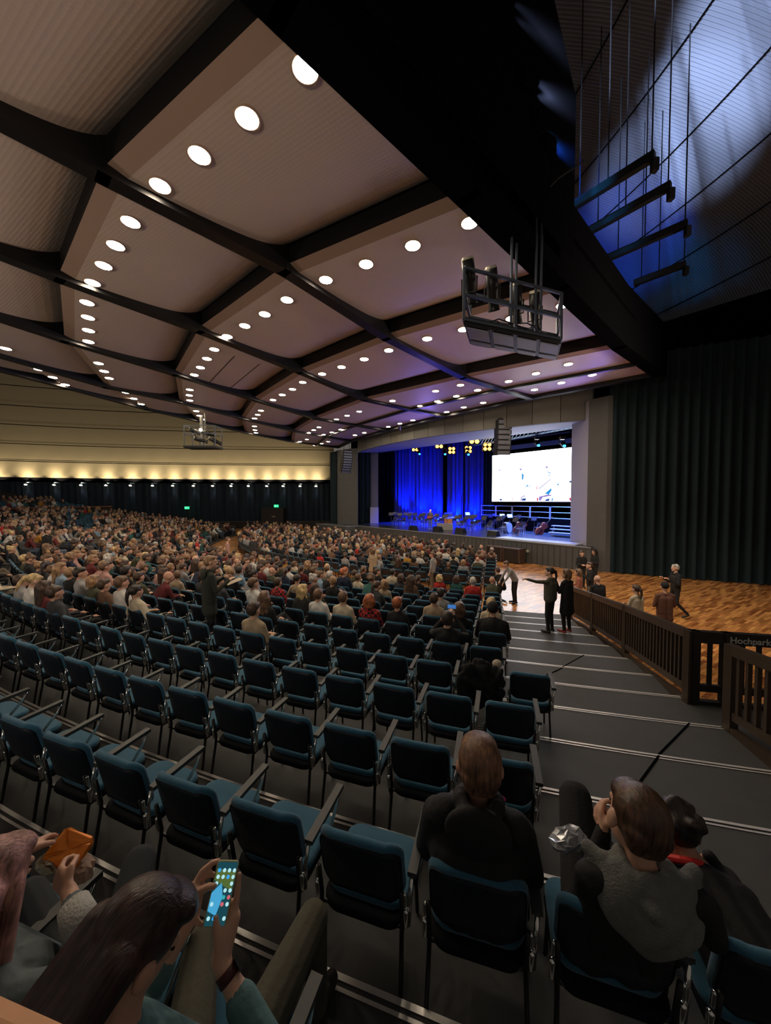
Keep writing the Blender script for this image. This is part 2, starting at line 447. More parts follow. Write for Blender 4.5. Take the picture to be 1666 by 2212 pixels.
# fascia over the opening, bowed towards the audience, in grey concrete panels
NF = 15
fas_bot_px = [(760, 990), (800, 983), (850, 973), (900, 963), (960, 953), (1020, 943), (1080, 932), (1140, 921), (1200, 911), (1242, 904)]
FB = [Vector((pl[1].x, pl[1].y, 0)) + (Vector((12.0, 21.1, 0)) - Vector((pl[1].x, pl[1].y, 0))) * (i / NF) - SN * (2.3 * math.sin(PI * (i / NF)) ** 0.8) for i in range(NF + 1)]
ZB0, ZB1 = 8.55, 9.05
M_FAS = [mat('fascia_%d' % i, c, 0.8, noise=0.15, scale=1.5) for i, c in enumerate([(0.17, 0.165, 0.145), (0.14, 0.135, 0.12), (0.20, 0.185, 0.145)])]
mb = MB()
for i in range(NF):
    A = FB[i]; B = FB[i + 1]; g = (B - A) * 0.012
    za = 9.0 - 0.35 * (i / NF); zb = 9.0 - 0.35 * ((i + 1) / NF)
    ta = TOPZ + 1.2
    a0 = A + g; b0 = B - g
    mb.add([(a0.x, a0.y, za), (b0.x, b0.y, zb), (b0.x, b0.y, ta), (a0.x, a0.y, ta), (a0.x + .2, a0.y + .2, za), (b0.x + .2, b0.y + .2, zb), (b0.x + .2, b0.y + .2, ta), (a0.x + .2, a0.y + .2, ta)],
           [(0, 1, 2, 3), (4, 7, 6, 5), (0, 4, 5, 1), (0, 3, 7, 4), (1, 5, 6, 2)], [0, 1, 0, 1, 0, 2, 0, 1, 0, 1, 0, 0, 1, 0, 1][i])
o = mb.build('fascia', M_FAS); struct(o)
mb = MB()
P = [(q.x, q.y, 9.0 - 0.35 * i / NF + 0.01) for i, q in enumerate(FB)] + [(q.x + SN.x * 3.2, q.y + SN.y * 3.2, 9.3 - 0.35 * i / NF) for i, q in enumerate([FB[0] + (FB[-1] - FB[0]) * (j / NF) for j in range(NF + 1)])]
k = NF + 1
mb.add(P, [(i, i + 1, k + i + 1, k + i) for i in range(NF)])
o = mb.build('soffit', M_SOFT); struct(o)
# backing of the fascia up to the dome so nothing leaks
mb = MB(); P = [(q.x + .25, q.y + .25, TOPZ + 0.6) for q in FB] + [(q.x + .25, q.y + .25, 18) for q in FB]
mb.add(P, [(i, i + 1, k + i + 1, k + i) for i in range(NF)]); struct(mb.build('wall_stage_top', M_BLACK))
# stage house black box
for nm, a, b in (('wall_stage_back', st(-8, 19), st(SW + 6, 19)), ('wall_stage_left', st(SW + 0.5, 1.5), st(SW + 6, 19)), ('wall_stage_right', st(-3.5, 3.5), st(-8, 19))):
    struct(MB().add([(a.x, a.y, 0), (b.x, b.y, 0), (b.x, b.y, 14), (a.x, a.y, 14)], [(0, 1, 2, 3)]).build(nm, M_BLACK))
struct(MB().add([st(-8, 2.4, 13.5), st(SW + 6, 2.4, 13.5), st(SW + 6, 19, 13.5), st(-8, 19, 13.5)], [(0, 1, 2, 3)]).build('ceiling_stage', M_BLACK))

# ------------------------------------------------------------------ audience ceiling
ZC = 9.7
NODE = {
 (-1, 0): (-6.4, -0.8), (-1, 1): (-9.6, 1.0), (-1, 2): (-12.3, 3.0), (-1, 3): (-14.6, 5.6), (-1, 4): (-16.6, 9.6), (-1, 5): (-17.6, 14.4),
 (0, 0): (-3.8, 1.9), (0, 1): (-7.4, 3.9), (0, 2): (-10.5, 6.4), (0, 3): (-13.2, 9.5), (0, 4): (-15.5, 14.2), (0, 5): (-16.3, 18.7),
 (1, 0): (-1.2, 4.39), (1, 1): (-5.01, 6.59), (1, 2): (-8.46, 9.56), (1, 3): (-11.56, 13.2), (1, 4): (-14.21, 18.5), (1, 5): (-15.1, 23.0),
 (2, 0): (1.56, 6.99), (2, 1): (-2.53, 9.24), (2, 2): (-6.3, 12.45), (2, 3): (-9.61, 16.67), (2, 4): (-12.1, 21.4), (2, 5): (-13.69, 26.4),
 (3, 0): (4.7, 9.95), (3, 1): (0.03, 12.98), (3, 2): (-3.84, 16.38), (3, 3): (-7.53, 20.89), (3, 4): (-10.14, 25.6), (3, 5): (-12.0, 31.0),
 (4, 0): (8.75, 13.7), (4, 1): (3.62, 17.11), (4, 2): (-1.22, 20.89), (4, 3): (-4.99, 25.62), (4, 4): (-7.7, 30.3), (4, 5): (-9.3, 35.8),
 (5, 0): (12.6, 16.8), (5, 1): (8.3, 20.7), (5, 2): (4.07, 25.2), (5, 3): (0.2, 30.2), (5, 4): (-3.3, 35.6), (5, 5): (-5.2, 39.9)}
def N(j, i, z=0.0): return Vector((*NODE[(j, i)], z))
BW = 0.34
def split_panel(j, i, t0, t1, sgn):
    return None
npan = 0
M_PANS = M_PANEL
for j in range(-1, 5):
    for i in range(5):
        a = N(j, i); b = N(j, i + 1); c = N(j + 1, i + 1); d = N(j + 1, i)
        e = (b - a).normalized() * (BW / 2)
        e2 = (c - d).normalized() * (BW / 2)
        a0 = a + e; b0 = b - e; c0 = c - e2; d0 = d + e2
        fw = ((d0 - a0).normalized() + (c0 - b0).normalized()).normalized()
        lipw = 0.30; rise = 0.55 if j < 4 else 0.12
        la = a0 + (d0 - a0).normalized() * lipw; lb = b0 + (c0 - b0).normalized() * lipw
        zf = ZC + 0.10
        # lip (bevelled brown strip) with a black riser above its outer edge
        mb = MB()
        mb.add([(a0.x, a0.y, ZC + 0.17), (b0.x, b0.y, ZC + 0.17), (lb.x, lb.y, zf), (la.x, la.y, zf), (la.x, la.y, ZC + .8), (lb.x, lb.y, ZC + .8), (a0.x, a0.y, ZC + .8), (b0.x, b0.y, ZC + .8)],
               [(0, 3, 2, 1)], 0)
        mb.add([(a0.x, a0.y, ZC + 0.17), (b0.x, b0.y, ZC + 0.17), (b0.x, b0.y, ZC + .95), (a0.x, a0.y, ZC + .95)], [(0, 1, 2, 3)], 1)
        struct(mb.build('ceiling_lip', [M_LIP, M_BEAM]))
        # sloping panel, gently vaulted
        mb = MB(); nu, nv = 6, 20; P = []
        for v in range(nv + 1):
            t = v / nv
            A = la + (d0 - la) * t; B = lb + (c0 - lb) * t
            z = zf + rise * (.45 * t ** 1.7 + .55 * t ** 7)
            for u in range(nu + 1):
                q = A + (B - A) * (u / nu); P.append((q.x, q.y, z))
        w = nu + 1
        mb.add(P, [(v * w + u, v * w + u + 1, (v + 1) * w + u + 1, (v + 1) * w + u)[::-1] for v in range(nv) for u in range(nu)])
        npan += 1
        struct(mb.build('ceiling' if npan == 1 else 'ceiling.%03d' % (npan - 1), M_PANS, smooth=True))
        if j == 4:   # dark joint that halves the last row
            m_ = 0.52
            p = a0 + (d0 - a0) * m_; q = b0 + (c0 - b0) * m_
            struct(MB().beam((p.x, p.y, ZC + 0.06), (q.x, q.y, ZC + 0.06), 0.16, 0.18).build('ceiling_joint', M_BEAM))
        if (j, i) == (2, 2):  # hatch lines seen in one panel
            for m_ in (0.33, 0.62):
                p = la + (lb - la) * 0.25 * 0 + (d0 - la) * m_; q = lb + (c0 - lb) * m_
                z_ = zf + rise * (.45 * m_ ** 1.7 + .55 * m_ ** 7) - 0.004
                p2 = p + (q - p) * 0.2
                struct(MB().beam((p2.x, p2.y, z_), (q.x, q.y, z_), 0.03, 0.01).build('ceiling_joint', M_BEAM))
for i in range(6):
    for j in range(-1, 5):
        a = N(j, i); b = N(j + 1, i); d = (b - a).normalized() * 0.1
        mb = MB()
        w = BW if i else 0.5
        h = 1.15 if i not in (0,) else 2.2
        z0 = ZC - 0.02
        mb.beam((a.x - d.x, a.y - d.y, z0 + h / 2), (b.x + d.x, b.y + d.y, z0 + h / 2), w, h)
        struct(mb.build('ceiling_beam', M_BEAM if i else M_BLACK))
# trim under the last beams at the fascia
for i in range(5):
    a = N(5, i); b = N(5, i + 1)
    struct(MB().beam((a.x, a.y, ZC + 0.5), (b.x, b.y, ZC + 0.5), 0.3, 1.0).build('ceiling_edge', M_BEAM))
struct(MB().add([N(-1, i, ZC + 1.2) for i in range(6)] + [N(5, i, ZC + 1.2) for i in range(5, -1, -1)], [tuple(range(12))]).build('ceiling_back', M_BLACK))

# downlights
DL = [(660,150),(534,256),(431,336),(346,402),(282,480),(250,531),(224,574),(200,611),(188,654),(190,686),(191,714),(191,738),(213,785),(225,802),(236,817),(272,848),(289,861),(305,873),
(12,753),(84,798),(114,815),(141,831),(1015,482),(892,531),(791,571),(704,605),(620,648),(572,679),(529,704),(491,727),(463,755),(447,775),(433,794),(420,810),(410,842),(409,854),(410,865),(424,888),(431,898),(439,906),
(1215,660),(1105,688),(1001,712),(923,732),(840,757),(787,776),(738,793),(696,808),(654,826),(632,841),(610,853),(590,864),(564,887),(557,896),(550,904),(550,921),(551,929),(553,935),
(1356,790),(1228,787),(1158,807),(1099,824),(1280,810),(1213,827),(1155,842),(995,832),(1032,843),(941,845),(986,856),(945,867),(848,866),(908,877),(1002,880),(1044,870),(965,890),(776,889),(750,898),(727,906),(838,899),(811,907),(785,914),(892,908),(864,915),(839,922),(689,923),(678,929),(667,935),(736,928),(717,934),(699,939),(767,940),(787,935),(663,949),(648,954),(709,954),(695,958),(680,962)]
M_DL = mat('downlight_glow', (1, 0.95, 0.85), 0.5, emit=(1, 0.83, 0.62), estr=DOWNLIGHT)
ring = MB(); 
rings = []
kk = 24
for r_, z_ in ((0.165, 0.0), (0.20, -0.012), (0.20, 0.05)):
    rings += [(r_ * math.cos(2 * PI * q / kk), r_ * math.sin(2 * PI * q / kk), z_) for q in range(kk)]
ring.add(rings, [(q, (q + 1) % kk, kk + (q + 1) % kk, kk + q) for q in range(kk)] + [(kk + q, kk + (q + 1) % kk, 2 * kk + (q + 1) % kk, 2 * kk + q) for q in range(kk)])
ring_me = ring.mesh('downlight_ring', M_LIP, True)
disc = MB().add([(0.165 * math.cos(2 * PI * q / kk), 0.165 * math.sin(2 * PI * q / kk), 0) for q in range(kk)], [tuple(range(kk))[::-1]])
disc_me = disc.mesh('downlight_lens', M_DL)
def cell_of(p):
    best = None
    for j in range(-1, 5):
        for i in range(5):
            q = [N(j, i), N(j, i + 1), N(j + 1, i + 1), N(j + 1, i)]
            ok = 0
            for k_ in range(4):
                e = q[(k_ + 1) % 4] - q[k_]; f_ = p - q[k_]
                if e.x * f_.y - e.y * f_.x > 0: ok += 1
            if ok in (0, 4): return (j, i, q)
    return None
BAY = ['rightmost bay', 'second bay from the right', 'middle bay', 'second bay from the left', 'leftmost bay']
cnt = {}
for (x, y) in DL:
    p = atz(x, y, ZC + 0.12); p.z = 0
    c = cell_of(p)
    z = ZC + 0.1
    key = (9, 9)
    if c:
        j, i, q = c; key = (j, i)
        # parameter along the slope
        n_ = (q[1] - q[0]); n_ = Vector((-n_.y, n_.x, 0)).normalized()
        d0 = abs((p - q[0]).dot(n_)); d1 = abs((q[3] - q[0]).dot(n_)) + 1e-6
        t = max(0, min(1, (d0 - 0.3) / d1)); z = ZC + 0.10 + (0.55 if j < 4 else 0.12) * (.45 * t ** 1.7 + .55 * t ** 7)
    p = atz(x, y, z - 0.02)
    cnt[key] = cnt.get(key, 0) + 1
    k_ = key
    lab = 'round glowing ceiling downlight, %s of %s ceiling row, %s' % (ordn(cnt[key]), ordn(k_[0] + 1) if 0 <= k_[0] < 5 else 'nearest', BAY[k_[1]] if k_[1] < 5 else 'edge bay')
    e = empty('ceiling_downlight', p, 0, lab, 'ceiling light', 'downlights in the slanted ceiling panels')
    o = D.objects.new('ring', ring_me); COL.objects.link(o); o.parent = e
    o = D.objects.new('lens', disc_me); COL.objects.link(o); o.parent = e; o.location = (0, 0, -0.006)

# black masking above the open ceiling edge, dome shell to the right
mb = MB()
a = N(-1, 0) + Vector((-4, -4, 0)); 
EP = [Vector((-13, -7.5, 0)), N(-1, 0), N(0, 0), N(1, 0), N(2, 0), N(2, 0) + (N(3, 0) - N(2, 0)) * 0.9]
HT = [18, 18, 18, 18, 17.0, 14.0]
off = Vector((0.35, -0.35, 0))
P = [(q.x + off.x, q.y + off.y, ZC + 0.3) for q in EP] + [(q.x + off.x, q.y + off.y, h) for q, h in zip(EP, HT)]
k = len(EP)
mb.add(P, [(i, i + 1, k + i + 1, k + i) for i in range(k - 1)])
tag(mb.build('masking_drape', M_BLACK), 'huge black masking drape rising from the open edge of the ceiling', 'drape')
M_DOME = mat('dome_shell', (0.22, 0.24, 0.30), 0.5, metal=0.0)
# corrugated vault: arched ribs rise from the right wall and curve over to the left
NU, NV = 2000, 40
A0 = Vector((20.5, 32.0, 0)); A1 = Vector((22.3, 0.0, 0))
def dome_p(s_, t, off=0.0):
    ang = t * math.radians(125); b = A0 + (A1 - A0) * s_
    hx = (17.0 + off) * (1 - math.cos(ang)) - off * 1.0; hz = 11.0 + (11.5 + off) * math.sin(ang)
    return (b.x + 3.0 * math.sin(PI * s_) - hx, b.y - 2.5 * t, hz)
P = []
for v in range(NV + 1):
    for u in range(NU + 1): P.append(dome_p(u / NU, v / NV, 0.036 * math.sin(u / 8.0 * 2 * PI)))
w = NU + 1
o = MB().add(P, [(v * w + u, (v + 1) * w + u, (v + 1) * w + u + 1, v * w + u + 1) for v in range(NV) for u in range(NU)]).build('ceiling_dome', M_DOME, smooth=True); struct(o)
for t in (0.16, 0.265, 0.35, 0.435, 0.515, 0.60, 0.68):
    struct(MB().tube([dome_p(k / 30, t, -0.08) for k in range(31)], 0.03, 5).build('trim_dome', M_BLACK))
# bars hanging on cables below the dome
for i, (a, b, z, lab) in enumerate([((1228, 452), (1415, 335), 12.6, 'upper of the black lighting bars hanging below the blue dome'), ((1268, 502), (1450, 400), 12.6, 'second black lighting bar from the top below the blue dome'), ((1312, 558), (1486, 482), 12.6, 'third black lighting bar from the top below the blue dome'), ((1370, 612), (1482, 570), 12.6, 'lowest and smallest black lighting bar below the blue dome')]):
    p = atz(*a, z); q = atz(*b, z)
    e = empty('lighting_bar', (p + q) / 2, 0, lab, 'lighting bar', 'bars under the dome')
    c = (p + q) / 2
    MB().beam(p - c, q - c, 0.16, 0.22).build('bar', M_BLKM, e)
    m2 = MB()
    for t in (0.15, 0.5, 0.97):
        s_ = p + (q - p) * t - c
        m2.tube([s_, (s_.x, s_.y, s_.z + 6.0)], 0.018, 5)
    m2.build('cable', M_BLKM, e)
    s_ = q - c
    MB().box((s_.x, s_.y, s_.z - 0.25), (0.14, 0.14, 0.3)).build('clamp', M_BLKM, e)
# spotlights that throw white-blue light onto the dome
def spot(name, loc, tgt, en, col, size, blend=0.5, soft=0.2, parent=None):
    l = D.lights.new(name, 'SPOT'); l.energy = en; l.color = col; l.spot_size = math.radians(size); l.spot_blend = blend; l.shadow_soft_size = soft
    o = D.objects.new(name, l); COL.objects.link(o); o.location = loc
    o.rotation_euler = (Vector(tgt) - Vector(loc)).to_track_quat('-Z', 'Y').to_euler()
    if parent: o.parent = parent
    return o

def dome_hit(px, py):
    r = ray(px, py); p = Vector((0, 0, EYE))
    for k in range(2000):
        p = p + r * 0.03
        s_ = (p.y + 1.5 - A0.y) / (A1.y - A0.y); ba = A0.x + (A1.x - A0.x) * s_ + 3.0 * math.sin(PI * max(0, min(1, s_)))
        if p.z > 11:
            c_ = 1 - (ba - p.x) / 17.0; sn = (p.z - 11) / 11.5
            if c_ > 0 and c_ * c_ + sn * sn > 1: return p
        elif p.x > ba: return p
    return p
# dome floods: lamp bodies on the masking drape's top bar
for i, (loc, tgt, en, col, size) in enumerate([((1.6, 6.2, 13.8), dome_hit(1610, 90), 36000, (0.60, 0.72, 1.0), 19), ((2.3, 6.9, 13.1), dome_hit(1500, 270), 34000, (0.56, 0.69, 1.0), 19), ((3.7, 8.35, 11.9), dome_hit(1345, 520), 24000, (0.02, 0.12, 1.0), 22), ((3.0, 7.6, 12.4), dome_hit(1385, 390), 26000, (0.50, 0.64, 1.0), 17), ((3.4, 8.0, 11.9), dome_hit(1440, 660), 9000, (0.02, 0.30, 0.70), 24)]):
    e = empty('flood_lamp', loc, 0, ['flood lamp aimed at the pale top of the dome', 'flood lamp aimed at the pale middle of the dome', 'flood lamp washing the lower dome deep blue', 'nearest flood lamp aimed at the dome side', 'farthest flood lamp washing the dome edge green blue'][i], 'lamp')
    l = spot('flood', (0, 0, 0), Vector(tgt) - Vector(loc), en, col, size, 0.8, 0.15, e)
    d = (Vector(tgt) - Vector(loc)).normalized()
    MB().cap(-d * 0.45, -d * 0.12, 0.13, 0.15, 12).build('housing', M_BLACK, e)
    MB().tube([-d * .3, -d * .3 + Vector((-.5, .5, 0.6))], .03, 6).build('arm', M_BLACK, e)

# ------------------------------------------------------------------ hanging lighting cradles
def profile_lamp(parent, base, d, L=0.75, r=0.11):
    base = Vector(base); d = Vector(d).normalized()
    b = MB().tube([base - d * L * .4, base, base + d * L * .35, base + d * L * .55, base + d * L * .6], [r * 1.1, r * 1.15, r * 0.9, r * 1.0, r * 1.15], 12)
    lampo = b.build('profile_lamp', M_BLKM, parent, smooth=True)
    MB().tube([base - d * L * .46, base - d * L * .40], [r * .9, r * 1.12], 12).build('lamp_cap', mat('lamp_cap', (0.45, 0.42, 0.33), 0.5, 0.3), lampo)
    s = d.cross(Vector((0, 0, 1))).normalized()
    MB().tube([base + s * (r + .04), base + s * (r + .04) + Vector((0, 0, -.3)), base - s * (r + .04) + Vector((0, 0, -.3)), base - s * (r + .04)], 0.018, 6).build('yoke', M_BLKM, lampo)
M_FRAME = mat('cradle_frame', (0.10, 0.12, 0.16), 0.35, 0.6)
M_TRAY = mat('cradle_tray', (0.30, 0.33, 0.40), 0.35)
Yc = 7.3
def cp(x, y, Y=None): return aty(x, y, Yc if Y is None else Y)
c0 = cp(1105, 640)
crad = empty('lighting_cradle', c0, 0, 'large steel lighting cradle with tray hanging under the open ceiling edge', 'lighting cradle', None)
def L_(p): return Vector(p) - c0
# box cradle: near side left/right, far side
nl = cp(1003, 578); nr = cp(1215, 552, Yc + 0.9)
TL = Vector((nl.x, nl.y, 0)); TR = Vector((nr.x, nr.y, 0))
fdir = Vector((0.35, 0.94, 0)) * 0.95
ztop = nl.z; zmid = cp(1003, 636).z; zlow = cp(1006, 690).z
mb = MB()
for z in (ztop, zmid, zlow):
    Q = [Vector((TL.x, TL.y, z)), Vector((TR.x, TR.y, z)), Vector((TR.x, TR.y, z)) + fdir, Vector((TL.x, TL.y, z)) + fdir]
    for i in range(4): mb.beam(L_(Q[i]), L_(Q[(i + 1) % 4]), 0.05, 0.05)
for t in (0, 0.5, 1):
    for f_ in (0, 1):
        q = TL + (TR - TL) * t + fdir * f_
        mb.beam(L_((q.x, q.y, zlow)), L_((q.x, q.y, ztop)), 0.05, 0.05)
mb.build('frame', M_FRAME, crad)
Qt = [TL, TR, TR + fdir, TL + fdir]
slab([(L_(q).x, L_(q).y) for q in Qt], zlow - c0.z - 0.1, zlow - c0.z + 0.06).build('tray_rim', M_BLKM, crad)
mb = MB()
inner = lambda t, f_: TL + (TR - TL) * t + fdir * f_
for t in range(4):
    q = [inner(t / 4 + .02, .06), inner((t + 1) / 4 - .02, .06), inner((t + 1) / 4 - .02, .62), inner(t / 4 + .02, .62)]
    slab([(L_(p).x, L_(p).y) for p in q], zlow - c0.z - 0.135, zlow - c0.z - 0.11, mb)
    q = [inner(t / 4 + .02, .74), inner((t + 1) / 4 - .02, .74), inner((t + 1) / 4 - .02, .95), inner(t / 4 + .02, .95)]
    slab([(L_(p).x, L_(p).y) for p in q], zlow - c0.z - 0.135, zlow - c0.z - 0.11, mb)
mb.build('tray_plate', M_TRAY, crad)
for i, (t, f_) in enumerate([(0.03, .3), (0.25, .4), (0.5, .8), (0.72, .9)]):
    q = inner(t, f_)
    profile_lamp(crad, L_((q.x, q.y, ztop - 0.02)), (0.25, 0.5, -0.9), 0.8, 0.115)
mb = MB()
for t, f_ in ((0.45, .35), (0.5, .5), (0.72, .5), (0.78, .5)):
    q = inner(t, f_); mb.tube([L_((q.x, q.y, zlow)), L_((q.x, q.y, ztop + 3.0))], 0.03, 8)
mb.build('suspension_rod', M_FRAME, crad)
rr = random.Random(3)
mb = MB()
for i in range(5):
    q = inner(rr.random(), rr.random()); r_ = inner(rr.random(), rr.random())
    mb.tube([L_((q.x, q.y, zlow + .1)), L_(((q.x + r_.x) / 2, (q.y + r_.y) / 2, zlow + .35)), L_((r_.x, r_.y, zlow + .15))], 0.015, 5)
q = inner(0.5, .4); mb.tube([L_((q.x, q.y, ztop + 2.4)), L_((q.x - .5, q.y, ztop + 2.9)), L_((q.x - .6, q.y, ztop + 3.3))], 0.02, 5)
q = inner(0.75, .4); mb.tube([L_((q.x, q.y, ztop + 2.2)), L_((q.x + .4, q.y, ztop + 2.6)), L_((q.x + 1.0, q.y, ztop + 3.0))], 0.02, 5)
mb.build('cable', M_BLKM, crad)
# far cradle over the left audience
c1 = aty(440, 962, 24)
e = empty('lighting_cradle', c1, 0, 'small distant lighting cradle hanging before the cream wall', 'lighting cradle')
mb = MB()
for z in (-0.1, 0.7, 1.2):
    for a, b in (((-1, -.5), (1, -.5)), ((1, -.5), (1, .5)), ((1, .5), (-1, .5)), ((-1, .5), (-1, -.5))): mb.beam((*a, z), (*b, z), 0.04, 0.04)
for a in ((-1, -.5), (1, -.5), (1, .5), (-1, .5)): mb.beam((*a, -.1), (*a, 1.2), .04, .04)
mb.build('frame', M_FRAME, e)
MB().box((0, 0, -0.16), (2.1, 1.1, 0.12)).build('tray', M_BLKM, e)
MB().tube([(-.1, 0, 0), (-.1, 0, 1.9)], .12, 8).tube([(.12, 0, 0), (.12, 0, 2.2)], .04, 8).build('suspension_rod', mat('rod_grey', (0.2, 0.2, 0.17), 0.5), e)
for x, z, d in ((-.5, .9, (1, 0.3, -.4)), (.3, .8, (1, .2, -.3)), (.75, .3, (1, .3, -.5)), (-.2, .35, (1, .5, -.3))): profile_lamp(e, (x, -.1, z), d, .8, .12)
MB().ell((0.0, -.35, 0.95), 0.10).build('lamp_lens', M_LAMPW, e)

# ------------------------------------------------------------------ STAGE
M_BLUEC = mat('backdrop_velour', (0.05, 0.06, 0.30), 0.85)
def uplit(pxa, pxb, Y0, Y1, lab, name='stage_curtain', m=M_BLUEC, top=12.5):
    a = aty(pxa, 1100, Y0); b = aty(pxb, 1100, Y1)
    o = folds((a.x, a.y, 0), (b.x, b.y, 0), SH, top, name, m, 0.13, 0.5, struc=False)
    return tag(o, lab, 'curtain')
Tb = lambda px: None
uplit(850, 915, 47.5, 45.2, 'blue lit stage backdrop curtain, leftmost length')
uplit(915, 957, 45.2, 44.0, 'blue lit stage backdrop curtain behind the guitarist')
uplit(965, 1000, 43.2, 42.0, 'blue lit stage backdrop curtain right of the dark gap')
uplit(1003, 1046, 41.8, 40.5, 'blue lit stage backdrop curtain nearest the screen')
uplit(1046, 1066, 40.4, 39.6, 'dim dark curtain length beside the left edge of the screen', m=M_TEALC)
uplit(822, 850, 46.5, 46.8, 'black wing curtain left of the blue backdrop', m=M_BLACK)
uplit(778, 800, 41.5, 42.0, 'dark teal wing curtain just inside the left stage pillar', m=M_TEALC)
uplit(1237, 1256, 24.6, 23.9, 'dark bunched curtain at the right side of the stage opening', m=M_TEALC)
a = aty(800, 1100, 42.5); b = aty(817, 1100, 42.2)
o = slab([(a.x, a.y), (b.x, b.y), (b.x, b.y + .8), (a.x, a.y + .8)], SH, 11).build('pillar_wing', mat('wing_grey', (0.22, 0.22, 0.26), 0.8)); struct(o)
o = MB().box((0, 0, 0.9), (0.95, 0.5, 1.8)).build('wing_box', mat('wing_box', (0.42, 0.42, 0.5), 0.6), None, (aty(809, 1100, 41.6).x, 41.6, SH)); tag(o, 'pale grey box standing in the left stage wing', 'box')
# backdrop uplights
for i, (px, Y) in enumerate([(872, 45.7), (912, 44.4), (947, 43.6), (989, 42.0), (1026, 40.6)]):
    p = aty(px, 1120, Y); p.z = SH
    e = empty('floor_uplight', p, 0, 'small blue uplight on the stage floor, %s from the left' % ordn(i + 1), 'stage light', 'uplights under the backdrop')
    MB().box((0, 0, 0.15), (0.34, 0.3, 0.3)).build('housing', M_BLKM, e)
    MB().ell((0, 0.02, 0.31), (0.12, 0.10, 0.05)).build('lens', mat('blue_lens', (0, 0.1, 1), 0.4, emit=(0.08, 0.35, 1), estr=12), e)
    spot('up_beam', (0, -0.1, 0.35), (0, 1.25 + (0.4 if i % 2 else 0), 5), 5500, (0.0, 0.028, 1), 62, 0.9, 0.1, e)
# stage washes from the truss: deep blue light on players' chairs and backdrop
tr0 = aty(1020, 962, 34.2); tr1 = aty(1238, 935, 25.6)
truss = empty('lighting_truss', tr0, 0, 'silver lighting truss hanging above the screen', 'truss')
mb = MB(); dv = tr1 - tr0; dv.z = 0; tz = 0
for dy, dz in ((0, 0), (0.4, 0), (0, 0.4), (0.4, 0.4)):
    mb.beam(Vector((SN.x * dy, SN.y * dy, dz)), dv + Vector((SN.x * dy, SN.y * dy, dz)), 0.05, 0.05)
for k_ in range(26):
    a = dv * (k_ / 26); b = dv * ((k_ + 1) / 26)
    mb.beam(a, b + Vector((0, 0, .4)), 0.025, 0.025); mb.beam(a + Vector((SN.x * .4, SN.y * .4, 0)), b + Vector((0, 0, 0)), 0.025, 0.025)
mb.build('lattice', mat('truss_alu', (0.35, 0.5, 0.7), 0.35, 0.7), truss)
MB().tube([(0, 0, .4), (0, 0, 3)], .02, 5).tube([dv + Vector((0, 0, .4)), dv + Vector((0, 0, 3))], .02, 5).tube([dv * .5 + Vector((0, 0, .4)), dv * .5 + Vector((0, 0, 3))], .02, 5).build('cable', M_BLKM, truss)
t2a = aty(880, 966, 41.5); t2b = aty(1062, 950, 33.0)
tb = empty('lighting_truss', t2a, 0, 'dark front truss carrying the orange and blue stage lamps', 'truss')
MB().beam((0, 0, .25), t2b - t2a + Vector((0, 0, .25)), 0.3, 0.12).build('bar', M_BLKM, tb)
for px, lab, en in ((905, 'left', 4200), (960, 'centre left', 4200), (1010, 'centre', 4200), (1160, 'right', 2800), (1215, 'far right', 2000)):
    Yq = 41.5 - (px - 880) / 182 * 8.5 if px < 1062 else 33.0 - (px - 1062) / 176 * 7.5
    p = aty(px, 972 if px < 1062 else 950, Yq)
    e = empty('moving_light', p, 0, 'blue moving head lamp on the stage truss, %s' % lab, 'stage light', 'moving head lamps on the stage trusses')
    MB().box((0, 0, .12), (.35, .3, .2)).tube([(-.2, 0, .05), (-.2, 0, -.3)], .03, 6).tube([(.2, 0, .05), (.2, 0, -.3)], .03, 6).build('yoke', M_BLKM, e)
    MB().cap((0, 0, -.22), (0.05, -.12, -.42), .15, .13, 12).build('head', M_BLKM, e)
    MB().ell((0.06, -.2, -.47), (.12, .08, .10)).build('lens', mat('cyan_lens', (0, .3, 1), .4, emit=(.03, .25, 1), estr=5), e)
    spot('blue_wash', (0.05, -0.1, -.6), (0.2, 1.0 if px < 1062 else -0.8, -9), en * 5.0, (0.0, 0.03, 1) if px < 1062 else (0.08, 0.2, 1), 85, 0.7, 0.15, e)
for px, y, Y, sc in ((897, 968, 41.0, 1.0), (949, 960, 37.5, 1.1), (1025, 948, 33.0, 1.25), (976, 973, 38.5, 1), (1012, 971, 38, 1), (1053, 965, 35.5, 1.1)):
    p = aty(px, y, Y)
    e = empty('blinder_lamp', p, 0, 'orange four-lens blinder lamp under the stage ceiling, at %s' % {897: 'the far left', 949: 'the second place, raised', 1025: 'the highest place', 976: 'the lower left', 1012: 'the lower middle', 1053: 'the right end'}[px], 'stage light', 'orange blinder lamps over the stage')
    MB().box((0, .1, 0), (.78 * sc, .2, .78 * sc)).tube([(0, .1, .3), (0, .1, .8)], .03, 6).build('housing', M_BLKM, e)
    for u in (-1, 1):
        for v in (-1, 1):
            MB().ell((u * .19 * sc, -.02, v * .19 * sc), (.155 * sc, .05, .155 * sc)).build('lens', mat('amber_lens', (1, .5, .1), .4, emit=(1, .42, .06), estr=7), e)
